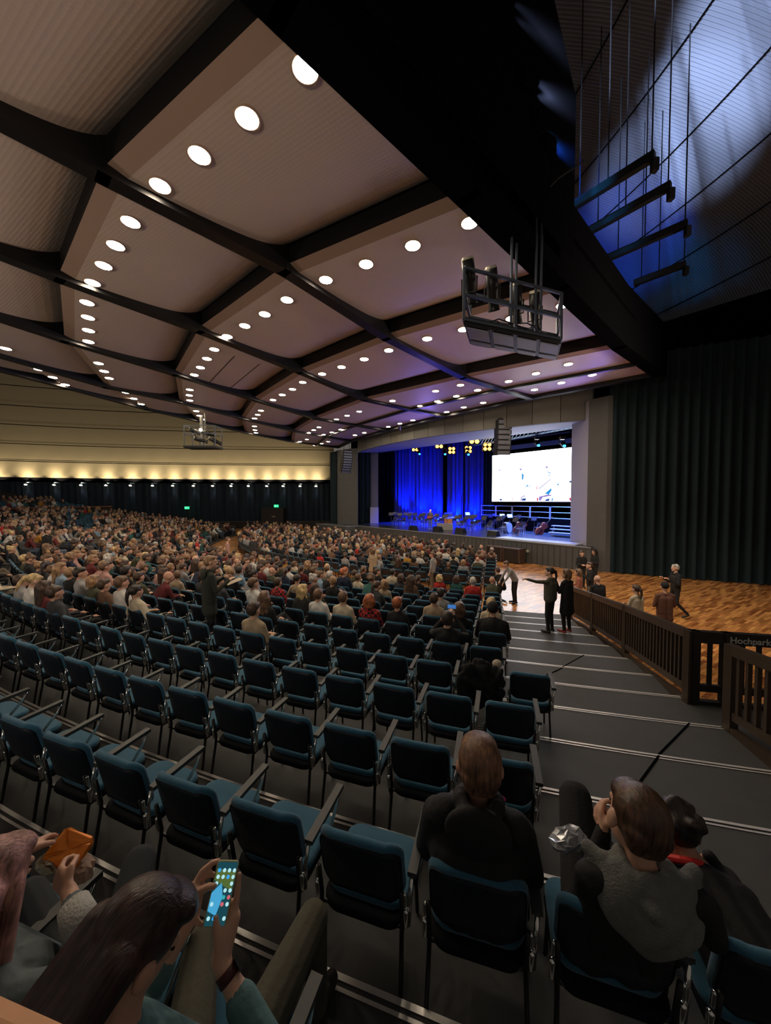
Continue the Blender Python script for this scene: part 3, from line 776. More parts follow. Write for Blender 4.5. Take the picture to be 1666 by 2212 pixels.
# LED screen
q = [aty(1063, 1083, 34.6), aty(1236.5, 1083.5, 29.0)]
zb = (q[0].z + q[1].z) / 2; ztS = zb + 4.35
A = Vector((q[0].x, q[0].y, 0)); B = Vector((q[1].x, q[1].y, 0)); sd = (B - A).normalized(); sw = (B - A).length
e = empty('led_screen', (A.x, A.y, zb), math.atan2(sd.y, sd.x), 'large bright white video screen at the back of the stage', 'screen')
MB().box((sw / 2, .12, 2.17), (sw + .12, .2, 4.5)).build('housing', M_BLKM, e)
M_SCR = mat('screen_white', (0, 0, 0), .5, emit=(.93, .96, 1), estr=SCREEN)
MB().add([(0, 0, 0), (sw, 0, 0), (sw, 0, 4.35), (0, 0, 4.35)], [(0, 1, 2, 3)]).build('display', M_SCR, e)
PCOL = {'p': (.30, .22, .62), 'b': (.03, .30, .72), 'n': (.02, .07, .3), 'r': (.6, .05, .12), 'l': (.62, .62, .85), 'g': (.25, .3, .32)}
PM = {k_: mat('picture_' + k_, (0, 0, 0), .5, emit=v, estr=1.0) for k_, v in PCOL.items()}
def pic(poly, c, lay=0):   # poly in screen crop coordinates (115..1545, 300..1100 skewed)
    pts_ = []
    for x, y in poly:
        u = (x - 115) / 1430.0; top = 305 - 155 * u; v = (1105 - y) / (1105 - top)
        pts_.append((u * sw, -.006 - lay * .004, v * 4.35))
    MB().add(pts_, [tuple(range(len(pts_)))]).build('picture_shape', PM[c], e)
pic([(245, 545), (285, 540), (280, 565), (262, 578)], 'p')
pic([(650, 518), (708, 525), (680, 570)], 'p'); pic([(690, 598), (738, 630), (730, 722), (700, 722), (702, 650)], 'b')
pic([(1105, 478), (1168, 490), (1130, 525)], 'p'); pic([(1135, 560), (1205, 600), (1195, 618), (1150, 585)], 'b'); pic([(1145, 640), (1180, 632), (1200, 665)], 'b')
pic([(1000, 870), (1200, 700), (1215, 715), (1020, 890)], 'l'); pic([(975, 810), (990, 805), (985, 890), (970, 890)], 'r', 1)
pic([(820, 795), (825, 830), (745, 870), (770, 920), (760, 920), (740, 870)], 'b'); pic([(825, 835), (855, 830), (850, 865)], 'b')
pic([(1010, 1090), (1010, 1020), (1150, 980), (1225, 985), (1215, 1005), (1080, 1030), (1040, 1095)], 'p'); pic([(1105, 965), (1215, 865), (1225, 905), (1180, 985)], 'b', 1)
pic([(975, 1098), (975, 1035), (1005, 1040), (1000, 1098)], 'r', 1); pic([(1110, 1098), (1130, 1065), (1190, 1045), (1185, 1098)], 'n', 1); pic([(1220, 1095), (1225, 1045), (1250, 1040), (1245, 1095)], 'b')
pic([(680, 1095), (690, 1030), (765, 990), (770, 1010), (710, 1040), (700, 1095)], 'p'); pic([(700, 1095), (715, 1050), (785, 1045), (780, 1095)], 'n', 1)
pic([(265, 1062), (325, 1058), (322, 1095), (290, 1095)], 'n'); pic([(515, 1045), (535, 1045), (538, 1098), (525, 1098)], 'r'); pic([(1490, 740), (1540, 740), (1540, 770), (1500, 775)], 'n')
pic([(1495, 1035), (1540, 1035), (1535, 1098), (1505, 1090)], 'r'); pic([(340, 865), (358, 840), (362, 855), (350, 880)], 'g'); pic([(375, 885), (402, 825), (398, 860), (385, 900)], 'p'); pic([(1290, 795), (1340, 785), (1335, 825), (1315, 815)], 'b')
# struts and cross beams between screen and truss, behind
struct(MB().beam((A.x, A.y, ztS + .55), (B.x, B.y, ztS + .55), .2, .35).beam((A.x, A.y + .5, ztS + 1.3), (B.x, B.y + .5, ztS + 1.3), .2, .12).build('trim_60', mat('blue_steel', (.08, .12, .3), .5)))
# railing of the choir riser, white lit tubes
M_TUBE = mat('riser_tube', (.45, .5, .62), .4, .3)
ra = aty(1040, 1127, 35.4); rb = aty(1238, 1130, 27.2)
rise_o = slab([(ra.x, ra.y), (rb.x, rb.y), (rb.x + 2, rb.y + 2), (ra.x + 2, ra.y + 2)], SH, SH + 1.1).build('choir_riser', M_BLACK)
tag(rise_o, 'black riser platform standing below the video screen', 'riser')
for i in range(5):
    a = ra + (rb - ra) * (i / 5); b = ra + (rb - ra) * ((i + 1) / 5 - .01); a.z = b.z = SH + 1.1
    m_ = MB()
    for z in (0.1, .55, 1.0): m_.tube([a + Vector((0, 0, z)) - a, b + Vector((0, 0, z)) - a], .03, 6)
    m_.tube([(0, 0, 0), (0, 0, 1.0)], .03, 6); d_ = b - a; m_.tube([d_, d_ + Vector((0, 0, 1.0))], .03, 6)
    o = m_.build('riser_railing', M_TUBE, None, a); tag(o, 'pale tube railing panel on the riser, %s from the left' % ordn(i + 1), 'railing', 'railing panels under the screen')
# steps at the right of the riser
for i in range(3):
    p = st(3.2 + i * .1, 4.6 + i * .45, SH)
    o = MB().box((0, 0, .28 + .22 * i), (1.6, .42, .05)).tube([(-.7, 0, 0), (-.7, 0, .28 + .22 * i)], .025, 6).tube([(.7, 0, 0), (.7, 0, .28 + .22 * i)], .025, 6).build('bench', M_TUBE, None, p, math.atan2(SD.y, SD.x))
    tag(o, 'pale bench plank at the right of the stage, %s' % ['front one', 'middle one', 'rear one'][i], 'bench')

# orchestra furniture
M_STG = mat('stand_metal', (.07, .07, .09), .4, .3)
M_INST = mat('cello_varnish', (.20, .035, .015), .3)
def music_stand(p, rz, lab, lit=False):
    e = empty('music_stand', p, rz, lab, 'music stand', 'music stands on the stage')
    b = MB().tube([(0, 0, .35), (0, 0, 1.1)], .014, 6)
    for k_ in range(3):
        a = k_ * 2.094; b.tube([(0, 0, .36), (.28 * math.cos(a), .28 * math.sin(a), .01)], .012, 5)
    b.build('stand', M_STG, e)
    T = Matrix.Translation((0, -.02, 1.18)) @ Matrix.Rotation(math.radians(-25), 4, 'X')
    MB().box((0, 0, 0), (.50, .02, .34), 0, T).box((0, -.04, -.16), (.5, .07, .015), 0, T).build('desk', M_STG, e)
    if lit: MB().box((0, -.015, 0.01), (.44, .008, .30), 0, T).build('sheet', mat('glowing_paper', (.85, .9, .9), .7, emit=(.35, .8, 1), estr=.9), e)  # the paper glows by its own emission to look lit
def stage_chair(p, rz, lab):
    e = empty('orchestra_chair', p, rz, lab, 'chair', 'orchestra chairs on the stage')
    MB().box((0, 0, .46), (.42, .42, .05)).build('seat', M_STG, e)
    MB().box((0, -.21, .72), (.40, .035, .24)).build('backrest', M_STG, e)
    for sx in (-1, 1):
        MB().tube([(sx * .18, -.2, .72), (sx * .18, -.19, .45), (sx * .2, -.23, 0)], .013, 6).build('leg', M_TUBE, e)
        MB().tube([(sx * .18, .17, .45), (sx * .2, .21, 0)], .013, 6).build('leg', M_TUBE, e)
rr = random.Random(11); k_ = 0; used = []
rows_ = [(16.5, 5.2), (14.5, 5.4), (12.6, 5.6), (10.8, 5.6), (9.0, 5.8), (7.4, 5.2), (5.9, 5.2)]
for ri, dd in enumerate((3.0, 4.3, 5.7, 7.2, 8.8)):
    for ti in range(11):
        t = 5.8 + ti * 1.42 + (ri % 2) * .6 + rr.uniform(-.15, .15); d_ = dd + rr.uniform(-.15, .15)
        if t > 21 or (t < 8 and ri > 3): continue
        p = st(t, d_, SH)
        rz = math.atan2(SN.y, SN.x) + PI / 2 + (t - 12) * .06 + rr.uniform(-.2, .2)
        side = ORD[ti] ; 
        stage_chair(st(t, d_ + .5, SH), rz, 'dark orchestra chair, %s from the right in stage row %s' % (side, ['one', 'two', 'three', 'four', 'five'][ri]))
        if (ri + ti) % 2 == 0 or ri < 2:
            music_stand(p, rz + PI, 'black music stand, %s from the right in stage row %s' % (side, ['one', 'two', 'three', 'four', 'five'][ri]))
for px, Y, lab in ((1010, 35.0, 'lit sheet of music on the left stand'), (1085, 31.0, 'lit sheet on the stand left of a pair'), (1101, 30.2, 'lit sheet on the stand right of a pair')):
    p = aty(px, 1125, Y); p.z = SH + .12
    music_stand(p, 0.2, 'music stand with bright ' + lab, True)
def double_bass(p, rz, tilt, lab, s=1.0, name='double_bass'):
    e = empty(name, p, rz, lab, 'string instrument'); R = Matrix.Rotation(tilt, 4, 'Y') @ Matrix.Scale(s, 4)
    out = [(0, .22), (.25, .30), (.45, .30), (.58, .20), (.70, .17), (.82, .22), (.98, .25), (1.12, .16), (1.18, .05)]
    P = [(x, 0.0, z) for z, x in out] + [(-x, 0.0, z) for z, x in out[::-1]]
    n = len(P); V = [(x, -.1, z) for x, y, z in P] + [(x, .1, z) for x, y, z in P]
    MB().add(V, [tuple(range(n)), tuple(range(n, 2 * n))[::-1]] + [(i, i + n, (i + 1) % n + n, (i + 1) % n) for i in range(n)], 0, R).build('body', M_INST, e)
    g = MB().add([], []); b = MB().beam((0, -.12, 1.1), (0, -.10, 1.85), .05, .04); b.v = [tuple(R @ Vector(v)) for v in b.v]; b.build('neck', M_BLKM, e)
    b = MB().box((0, -.14, .45), (.16, .03, .12)).box((0, -.13, .15), (.07, .03, .3)); b.v = [tuple(R @ Vector(v)) for v in b.v]; b.build('bridge', M_BLKM, e)
    return e
p = aty(1160, 1152, 27.4); double_bass((p.x, p.y, SH + .02), 0.2, .75, 'large reddish double bass leaning to the right at the open side of the stage', 1.0)
p = aty(1112, 1152, 28.6); double_bass((p.x, p.y, SH + .02), 0.2, .5, 'reddish cello beside the bass drum on the stage', .85, 'cello')
p = aty(1124, 1140, 30.0); double_bass((p.x, p.y, SH + .02), 0.1, .6, 'second reddish cello behind the first, lying back', .75, 'cello')
def drum(p, r, h, lab, horiz=False, m=None):
    m = m or mat('drum_shell', (.25, .3, .4), .3, .2)
    e = empty('drum', p, 0.7, lab, 'drum')
    if horiz:
        MB().tube([(0, -h / 2, r), (0, h / 2, r)], r, 20).build('shell', m, e)
        MB().tube([(0, -h / 2 - .01, r), (0, -h / 2 - .02, r)], r * .95, 20).build('drumhead', mat('drumhead', (.35, .38, .45), .5), e)
    else:
        MB().tube([(0, 0, .45), (0, 0, .45 + h)], r, 20).build('shell', m, e)
        MB().tube([(0, 0, .455 + h), (0, 0, .46 + h)], r * .95, 20).build('drumhead', mat('drumhead', (.35, .38, .45), .5), e)
        MB().tube([(r * .8, 0, .5), (r, 0, 0)], .015, 5).tube([(-r * .8, 0, .5), (-r, 0, 0)], .015, 5).tube([(0, r * .8, .5), (0, r, 0)], .015, 5).build('leg', M_TUBE, e)
p = aty(1096, 1152, 29); drum((p.x, p.y, SH), .42, .4, 'bass drum standing on its side near the cellos', True)
p = aty(971, 1143, 32.5); drum((p.x, p.y, SH), .24, .5, 'warm lit conga drum with orange shell near the monitor', False, mat('conga', (.9, .35, .1), .35))
p = aty(965, 1142, 33.2); drum((p.x, p.y, SH), .22, .5, 'second warm lit conga drum behind the first', False, mat('conga', (.9, .35, .1), .35))
p = aty(990, 1143, 32.8); drum((p.x, p.y, SH), .2, .25, 'small snare drum right of the congas')
e = empty('percussion_table', (aty(971, 1112, 34.5).x, 34.5, SH), 0, 'pale cloth covered percussion table behind the congas', 'table')
MB().box((0, 0, .95), (1.9, .6, .06)).build('table_top', mat('pale_cloth', (.7, .65, .75), .8), e)
for sx in (-.8, .8): MB().tube([(sx, 0, 0), (sx, 0, .93)], .02, 6).build('leg', M_BLKM, e)
for i, (x, s) in enumerate(((-.4, .2), (.35, .24))):
    o = MB().ell((0, 0, 0.02), (s, s * .7, .03), 16, 6).build('cymbal', mat('cymbal', (.7, .55, .5), .3, .6), None, (aty(971, 1112, 34.5).x + x, 34.5, SH + 1.0)); tag(o, 'small cymbal lying on the %s of the percussion table' % ['left', 'right'][i], 'cymbal')
# floor monitors along the stage edge
for i, (px, y, w, pale) in enumerate([(893, 1146, .7, 0), (946, 1148, .8, 0), (995, 1152, .8, 0), (1066, 1158, .8, 0), (961, 1144, 1.4, 1)]):
    p = atz(px, y, SH)
    o = MB().add([(-w / 2, -.25, 0), (w / 2, -.25, 0), (w / 2, .3, 0), (-w / 2, .3, 0), (-w / 2, -.15, .38), (w / 2, -.15, .38), (w / 2, .1, .42), (-w / 2, .1, .42)], [(0, 3, 2, 1), (4, 5, 6, 7), (0, 1, 5, 4), (1, 2, 6, 5), (2, 3, 7, 6), (3, 0, 4, 7)]).build('stage_monitor', M_BLKM if not pale else mat('pale_case', (.3, .28, .26), .6), None, p, -.9 if not pale else -.3)
    if pale: o.scale = (1, 1, 1.35)
    tag(o, 'black wedge monitor on the stage edge, %s from the left' % ORD[i] if not pale else 'grey brown case standing at the stage edge beside the guitarist', 'loudspeaker' if not pale else 'case')
# line arrays
def line_array(top, n, w, h, curve, lab, rz):
    e = empty('line_array', top, rz, lab, 'loudspeaker')
    y = 0; z = 0; a = 0
    for i in range(n):
        T = Matrix.Translation((0, y, z - h / 2)) @ Matrix.Rotation(a, 4, 'X')
        MB().box((0, 0, 0), (w, .6, h * .94), 0, T).build('speaker_box', M_BLKM, e)
        MB().box((0, -.31, 0), (w * .86, .02, h * .7), 0, T).build('grille', mat('grille', (.18, .19, .22), .5, .3), e)
        z -= h * math.cos(a); y += h * math.sin(a); a += curve
    MB().box((0, 0, .06), (w * .8, .5, .08)).tube([(-w * .3, 0, .1), (-w * .3, 0, 1.2)], .025, 6).tube([(w * .3, 0, .1), (w * .3, 0, 1.2)], .025, 6).build('flying_frame', M_BLKM, e)
line_array(aty(1087, 908, 24.0), 7, .95, .32, .035, 'large black line array loudspeaker hanging before the stage lintel', 0.1)
line_array(aty(749, 974, 36.0), 9, 1.0, .235, .07, 'curved line array loudspeaker hanging at the left stage pillar', 0.55)
# black cases in front of the stage
for i, (t, lab) in enumerate(((5.0, 'left black flight case standing against the stage front'), (3.75, 'right black flight case standing against the stage front'))):
    e = empty('flight_case', st(t, -.65, 0), math.atan2(SD.y, SD.x), lab, 'case', 'flight cases at the stage')
    MB().box((0, 0, .48), (1.15, .62, .84)).build('body', mat('case_black', (.02, .015, .013), .5), e)
    MB().box((0, 0, .93), (1.2, .68, .06)).box((-.56, -.0, .48), (.06, .66, .86)).box((.56, 0, .48), (.06, .66, .86)).build('edging', mat('case_edge', (.10, .06, .045), .5), e)
    for sx in (-.45, .45): MB().ell((sx, 0.2, .04), .045, 8, 6).ell((sx, -.2, .04), .045, 8, 6).build('castor', M_BLKM, e)
# front warm light on guitarist
gp = atz(930, 1142, SH)
spot_e = empty('front_spot', (1.0, 26, 9.2), 0, 'small black spotlight hanging under the ceiling aimed at the guitarist', 'stage light')
MB().cap((0, 0, .1), (.02, .3, -.1), .09, .1, 10).build('housing', M_BLKM, spot_e)
spot('front_beam', (0.05, .5, -.25), (gp.x - 1.0 + .6, gp.y - 26, SH - 9.2 + 1), 5200, (1, .75, .6), 8, .4, .1, spot_e)

# ------------------------------------------------------------------ RAILINGS
def railing(pts, name, lab, group, m=M_RAIL, H=1.10, board=True, posts=None, bal=0.125, text=None, lower=0.16, toph=0.13):
    """pts: base points of the posts (floor level at each)"""
    e = empty(name, pts[0], 0, lab, 'railing', group); o0 = Vector(pts[0]); mb = MB()
    P = [Vector(p) - o0 for p in pts]
    for i, p in enumerate(P):
        MB().box((p.x, p.y, p.z + H / 2 - .06), (0.11, 0.11, H + .12)).build('post', m, e)
    for i in range(len(P) - 1):
        a, b = P[i], P[i + 1]; up = Vector((0, 0, 1)); d = (b - a)
        MB().beam(a + up * (H - toph / 2), b + up * (H - toph / 2), .09, toph).build('top_rail', m, e)
        MB().beam(a + up * (lower + .05), b + up * (lower + .05), .06, .10).build('bottom_rail', m, e)
        L = Vector((d.x, d.y, 0)).length; k = int(L / bal); bb = MB()
        for j in range(1, k):
            q = a + d * (j / k); bb.box((q.x, q.y, q.z + (H + lower) / 2), (.045, .045, H - lower - .1), rz=math.atan2(d.y, d.x))
        bb.build('baluster', m, e)
        if board:
            MB().beam(a + up * -.12, b + up * -.12, .08, .36).build('side_board', m, e)
    return e
R12 = lambda n, dphi=0: pol(RN(n), PHI_R + dphi, RISE * max(0, n - 0.0))
rl = [pol(28.55, 11.9, 0.06), pol(30.4, 11.9, .32), pol(32.6, 11.9, .58), pol(35.55, 12.0, .95)]
rl = [Vector((6.25, 12.1, 0.0)), Vector((5.78, 9.95, .30)), Vector((5.25, 7.8, .60)), Vector((4.55, 5.33, .96))]
railing(rl, 'stair_railing', 'long brown slatted railing descending beside the steps to the parquet', None)
b0 = rl[-1] + Vector((.05, -.02, 0)); b1 = b0 + Vector((.40, -.08, 0)); b2 = b0 + Vector((2.6, -.52, 0))
hp = railing([b0, b1, b2], 'platform_railing', 'dark railing with white Hochparkett lettering beside the gate gap', None, m=M_RAILD, board=True, bal=.20, lower=.2, toph=.17)
struct(slab([(b0.x, b0.y), (b2.x, b2.y), (b2.x - .2, b2.y - 3), (b0.x - .25, b0.y - 1.6)], .6, .957).build('landing', M_CARPET))
def text_obj(s, size, m, name, parent, M):
    c = D.curves.new(name, 'FONT'); c.body = s; c.size = size; c.extrude = .001; c.offset = .003
    t = D.objects.new(name, c); COL.objects.link(t)
    bpy.context.view_layer.update()
    me = D.meshes.new_from_object(t.evaluated_get(bpy.context.evaluated_depsgraph_get()))
    D.objects.remove(t); o = D.objects.new(name, me); COL.objects.link(o); me.materials.clear(); me.materials.append(m)
    o.parent = parent; o.matrix_local = M
    return o
d_ = (b2 - b0).normalized()
TM = Matrix.Translation(Vector((.40, -.08 - .055, 1.10 - .135))) @ Matrix.Rotation(math.atan2(d_.y, d_.x), 4, 'Z') @ Matrix.Rotation(PI / 2, 4, 'X')
text_obj('Hochparkett rechts', .125, mat('sign_white', (.55, .55, .5), .6), 'lettering', hp, TM)
r2 = [Vector((4.36, 4.48, 1.08)), Vector((4.14, 3.40, 1.22)), Vector((3.75, 1.55, 1.44)), Vector((3.4, -.4, 1.68))]
railing(r2, 'stair_railing', 'near brown slatted railing cut by the right edge beside the steps', None)
# far bank side wall and parapet
M_PARA = mat('parapet_dark', (.035, .028, .024), .7)
M_REDRAIL = mat('red_brown_rail', (.30, .10, .075), .5)
PARA = [pol(46.2, f, 0) for f in range(58, 97, 2)]
mb = MB(); k = len(PARA)
mb.add([(p.x, p.y, 2.0) for p in PARA] + [(p.x, p.y, 3.15) for p in PARA], [(i, i + 1, k + i + 1, k + i) for i in range(k - 1)])
struct(mb.build('parapet', M_PARA))
tag(MB().tube([(p.x, p.y, 3.2) for p in PARA], .07, 6).build('parapet_rail', M_REDRAIL), 'long reddish brown handrail along the parapet of the far left raised seats', 'handrail')
sd_ = [pol(46.2, 92.3, 2.9), pol(41, 92.0, 2.3), pol(35, 91.8, 1.7), pol(29, 91.6, .95)]
mb = MB(); mb.add([(p.x, p.y, 0) for p in sd_] + [tuple(p) for p in sd_], [(0, 1, 5, 4), (1, 2, 6, 5), (2, 3, 7, 6)]); struct(mb.build('bank_wall', M_PARA))
tag(MB().tube([tuple(p + Vector((0, 0, .05))) for p in sd_], .05, 6).build('bank_rail', mat('dull_rail', (.10, .07, .05), .5)), 'dark sloping handrail at the far end of the raked seats', 'handrail')
# dark far left wall with its sloped shade shaped into one flat sheet
q0 = wall_pt(-160, 2.5); q1 = wall_pt(150, 2.0)
mb = MB(); mb.add([(q0.x, q0.y, 0), (q1.x, q1.y, 0), (q1.x, q1.y, 3.4), (wall_pt(60, 2).x, wall_pt(60, 2).y, 4.9), (q0.x, q0.y, 5.6)], [(0, 1, 2, 3, 4)]); struct(mb.build('shaded_wall_sheet', mat('shaded_wall_sheet', (.02, .018, .018), .8)))

# near wooden ledge at the lower left corner
qa = atz(-60, 2088, 3.22); qb = atz(225, 2212, 3.22); dd = (qb - qa)
e = empty('wooden_ledge', qa, 0, 'smooth tan wooden ledge cut by the lower left corner of the picture', 'ledge')
bk = Vector((-.05, -.35, -.03))
M_LEDGE = mat('tan_wood', (.62, .30, .14), .55, noise=.12, scale=6)
m_ = MB(); prof = [(0, 0, -.14), (.0, .0, -.03), (-.004, -.008, -.012), (-.01, -.03, 0), (-.02, -.3, .0), (-.02, -.3, -.14)]
A_ = [Vector(p) - dd * .4 for p in prof]; B_ = [Vector(p) + dd * 1.3 for p in prof]; n = len(prof)
m_.add(A_ + B_, [tuple(range(n)), tuple(range(n, 2 * n))[::-1]] + [(i, i + n, (i + 1) % n + n, (i + 1) % n) for i in range(n)])
m_.build('board', M_LEDGE, e)
for t in (-.3, 1.1):
    q = dd * t + Vector((-.01, -.15, 0)); MB().box((q.x, q.y, (-.14 + (RISE * 14 - 3.22)) / 2 - .07), (.06, .06, 3.22 - RISE * 14 - .14)).build('post', M_RAIL, e)

# ------------------------------------------------------------------ added fill lamps brightening the panels (out of view, behind and beside the photographer)
def fill_lamp(loc, tgt, en, col, size, lab, soft=.5):
    e = empty('fill_lamp', loc, 0, lab, 'lamp')
    d = (Vector(tgt) - Vector(loc)).normalized()
    MB().cap(-d * .5, -d * .15, .16, .2, 14).build('housing', M_BLKM, e)
    spot('flood', (0, 0, 0), Vector(tgt) - Vector(loc), en, col, size, 1.0, soft, e)
WARM = (1, .80, .62)
fill_lamp((-4.5, -3.0, 5.2), (-6, 8, 10), 1150, WARM, 140, 'added fill lamp behind the left of the photographer')
fill_lamp((-14, 2.0, 5.2), (-9, 14, 10), 1300, WARM, 140, 'added fill lamp beyond the left picture edge')
fill_lamp((-33, 19, 6.6), (-10, 24, 10.3), 1900, WARM, 140, 'added fill lamp outside the far left of the ceiling')
fill_lamp((12.0, 8.6, 8.1), (-2, 20, 10.4), 2000, WARM, 120, 'added fill lamp hidden beyond the large cradle')
spot('violet_fill', (11.2, 18.6, 8.0), (2.5, 16, 10.3), 500, (.30, .22, 1), 100, 1, .3)  # bare spot added to tint the panels like stage light
spot('violet_fill', (3.2, 27.5, 7.6), (-1, 22, 10.3), 330, (.30, .22, 1), 110, 1, .3)  # second added violet spot, tinting panels farther left
spot('foyer_fill', (6.2, 7.8, 9.2), (10.5, 13.5, 0), 1800, (1, .86, .7), 62, .8, .2)  # unseen spot added to brighten the parquet on the right
# ================================================================== CHAIRS
def pad(w, h, t, r, e=0.014, N=7):
    """rounded slab, returns (verts(u,v,s), faces)"""
    def outline(inset):
        P = []; ww = w / 2 - inset; hh = h / 2 - inset; rr = max(.004, r - inset)
        for cx, cy, a0 in ((ww - rr, hh - rr, 0), (-ww + rr, hh - rr, 90), (-ww + rr, -hh + rr, 180), (ww - rr, -hh + rr, 270)):
            for i in range(N):
                a = math.radians(a0 + 90 * i / (N - 1)); P.append((cx + rr * math.cos(a), cy + rr * math.sin(a)))
        return P
    lay = [(None, -t / 2), (.45, -t / 2), (e, -t / 2), (e * .3, -t / 2 + e * .3), (0, -t / 2 + e), (0, t / 2 - e), (e * .3, t / 2 - e * .3), (e, t / 2), (.45, t / 2), (None, t / 2)]
    V = []; Fc = []; idx = []
    for ins, s in lay:
        if ins is None: idx.append([len(V)]); V.append((0, 0, s)); continue
        if ins == .45: base = outline(e); P = [(x * .55, y * .55) for x, y in base]
        else: P = outline(ins)
        idx.append(list(range(len(V), len(V) + len(P)))); V += [(x, y, s) for x, y in P]
    for a, b in zip(idx, idx[1:]):
        if len(a) == 1: Fc += [(a[0], b[(i + 1) % len(b)], b[i]) for i in range(len(b))]
        elif len(b) == 1: Fc += [(a[i], a[(i + 1) % len(a)], b[0]) for i in range(len(a))]
        else: Fc += [(a[i], a[(i + 1) % len(a)], b[(i + 1) % len(a)], b[i]) for i in range(len(a))]
    return V, Fc
def seat_geo(mb, w=.46, h=.41, t=.055, z=.452, mi=0, r=.09, y0=.035):
    V, Fc = pad(w, h, t, r, .022)
    V = [(x, y + y0, z - t / 2 + s + (-.25 * x * x if False else .0) + (-(y - .12) ** 2 * .45 if y > .12 else 0) + .12 * x * x) for x, y, s in V]
    mb.add(V, Fc, mi)
BT = math.radians(13)
def back_geo(mb, w=.46, h=.37, t=.045, mi=0, dy=0.0, r=.085):
    V, Fc = pad(w, h, t, r, .018)
    Q = []
    for x, v, s in V:
        y = -s + dy + 1.15 * x * x
        zz = v
        q = Vector((x, y * math.cos(BT) - zz * math.sin(BT), y * math.sin(BT) + zz * math.cos(BT)))
        Q.append((q.x, q.y - .245, q.z + .665))
    mb.add(Q, [f[::-1] for f in Fc], mi)
def leg_path(sx, front):
    if front: return [(sx * .205, .16, .40), (sx * .215, .20, .012)]
    return [(sx * .225, -.245, .62), (sx * .222, -.215, .44), (sx * .222, -.22, .38), (sx * .232, -.285, .012)]
def make_chair(lab, arm=True):
    e = empty('auditorium_chair', (0, 0, 0), 0, lab, 'chair', 'teal upholstered chairs in curved rows')
    mb = MB(); seat_geo(mb); mb.build('seat', M_FAB, e, smooth=True)
    mb = MB(); seat_geo(mb, .468, .47, .05, .408, 0, .10, .006); mb.build('seat_pan', M_PAN, e, smooth=True)
    mb = MB(); back_geo(mb); bk = mb.build('backrest', M_FAB, e, smooth=True)
    mb = MB(); back_geo(mb, .445, .325, .018, 0, -.026, .07); mb.build('back_shell', M_SHELL, bk, smooth=True)
    MB().tube([(-.215, .15, .375), (-.222, -.21, .385)], .011, 6).tube([(.215, .15, .375), (.222, -.21, .385)], .011, 6).tube([(-.215, .14, .375), (.215, .14, .375)], .011, 6).tube([(-.222, -.2, .385), (.222, -.2, .385)], .011, 6).build('seat_frame', M_BLKM, e)
    for sx in (-1, 1):
        for fr in (True, False):
            MB().tube(leg_path(sx, fr), .0115, 7).build('leg', M_BLKM, e, smooth=True)
        m = MB().cap((sx * .245, -.225, .50), (sx * .243, -.215, .42), .016, .014, 8).cap((sx * .24, -.235, .60), (sx * .243, -.23, .545), .011, .012, 8)
        m.build('link_bracket', M_CHROME, e, smooth=True)
    if arm:
        a = MB().beam((.270, -.20, .672), (.272, .20, .688), .048, .026)
        ar = a.build('armrest', M_ARM, e)
        MB().tube([(.271, .185, .672), (.268, .16, .60), (.262, -.02, .42)], .011, 7).build('arm_support', M_CHROME, ar, smooth=True)
        MB().tube([(.270, -.20, .66), (.262, -.215, .56), (.255, -.21, .42)], .012, 7).build('arm_support', M_CHROME, ar, smooth=True)
    return e
def simple_chair_mesh():
    mb = MB(); seat_geo(mb, mi=0); seat_geo(mb, .468, .47, .05, .408, 4, .10, .006)
    back_geo(mb, mi=0); back_geo(mb, .445, .325, .018, 1, -.026, .07)
    for sx in (-1, 1):
        for fr in (True, False): mb.tube(leg_path(sx, fr), .0115, 5, 1)
        mb.cap((sx * .245, -.225, .50), (sx * .243, -.215, .42), .016, .014, 6, 2)
    mb.beam((.270, -.20, .672), (.272, .20, .688), .048, .026, 3)
    mb.tube([(.271, .185, .672), (.262, -.02, .42)], .011, 5, 2)
    return mb.mesh('auditorium_chair', [M_FAB, M_SHELL, M_CHROME, M_ARM, M_PAN], True)
def lowpoly_chair():
    mb = MB()
    mb.box((0, .01, .42), (.47, .45, .07), 0)
    T = Matrix.Translation((0, -.235, .665)) @ Matrix.Rotation(BT, 4, 'X')
    for x, w_, dy, h_ in ((0, .24, 0, .37), (-.165, .12, .012, .34), (.165, .12, .012, .34)):
        mb.box((x, dy, 0), (w_, .045, h_), 0, T); mb.box((x, dy - .026, 0), (w_ - .015, .01, h_ - .05), 1, T)
    for sx in (-1, 1):
        mb.beam((sx * .205, .16, .40), (sx * .215, .2, 0), .022, .022, 1); mb.beam((sx * .222, -.215, .44), (sx * .232, -.285, 0), .022, .022, 1)
    mb.beam((.270, -.20, .672), (.272, .20, .688), .048, .026, 2)
    return mb

# ------------------------------------------------------------------ seat map
class Seat: pass
SEATS = []
BLK = [(16.75, 51.6), (54.0, 72.5), (74.8, 90.8)]
def in_front(p): return (p - S0).dot(SN) < -2.7
def add_row(kind, num, R, z, blocks):
    for bi, (f0, f1) in enumerate(blocks):
        dphi = math.degrees(.58 / R); k = 0; f = f0
        while f < f1:
            p = pol(R, f, z)
            if kind == 'raked' or (in_front(p) and R > 12):
                s = Seat(); s.kind = kind; s.num = num; s.blk = bi; s.k = k; s.p = p; s.rz = face_c(p); s.phi = f; s.who = None
                s.px = proj((p.x, p.y, p.z + .8)); s.d = (p - Vector((0, 0, EYE))).length
                if -700 < s.px[0] < 1720 and 0 < s.px[1] < 2330: SEATS.append(s)
            f += dphi; k += 1
for m_ in range(0, 13):
    add_row('floor', m_ + 1, 26.0 - .95 * m_, 0.0, [(17.0, 50.5), (53.5, 73.5), (77, 97)])
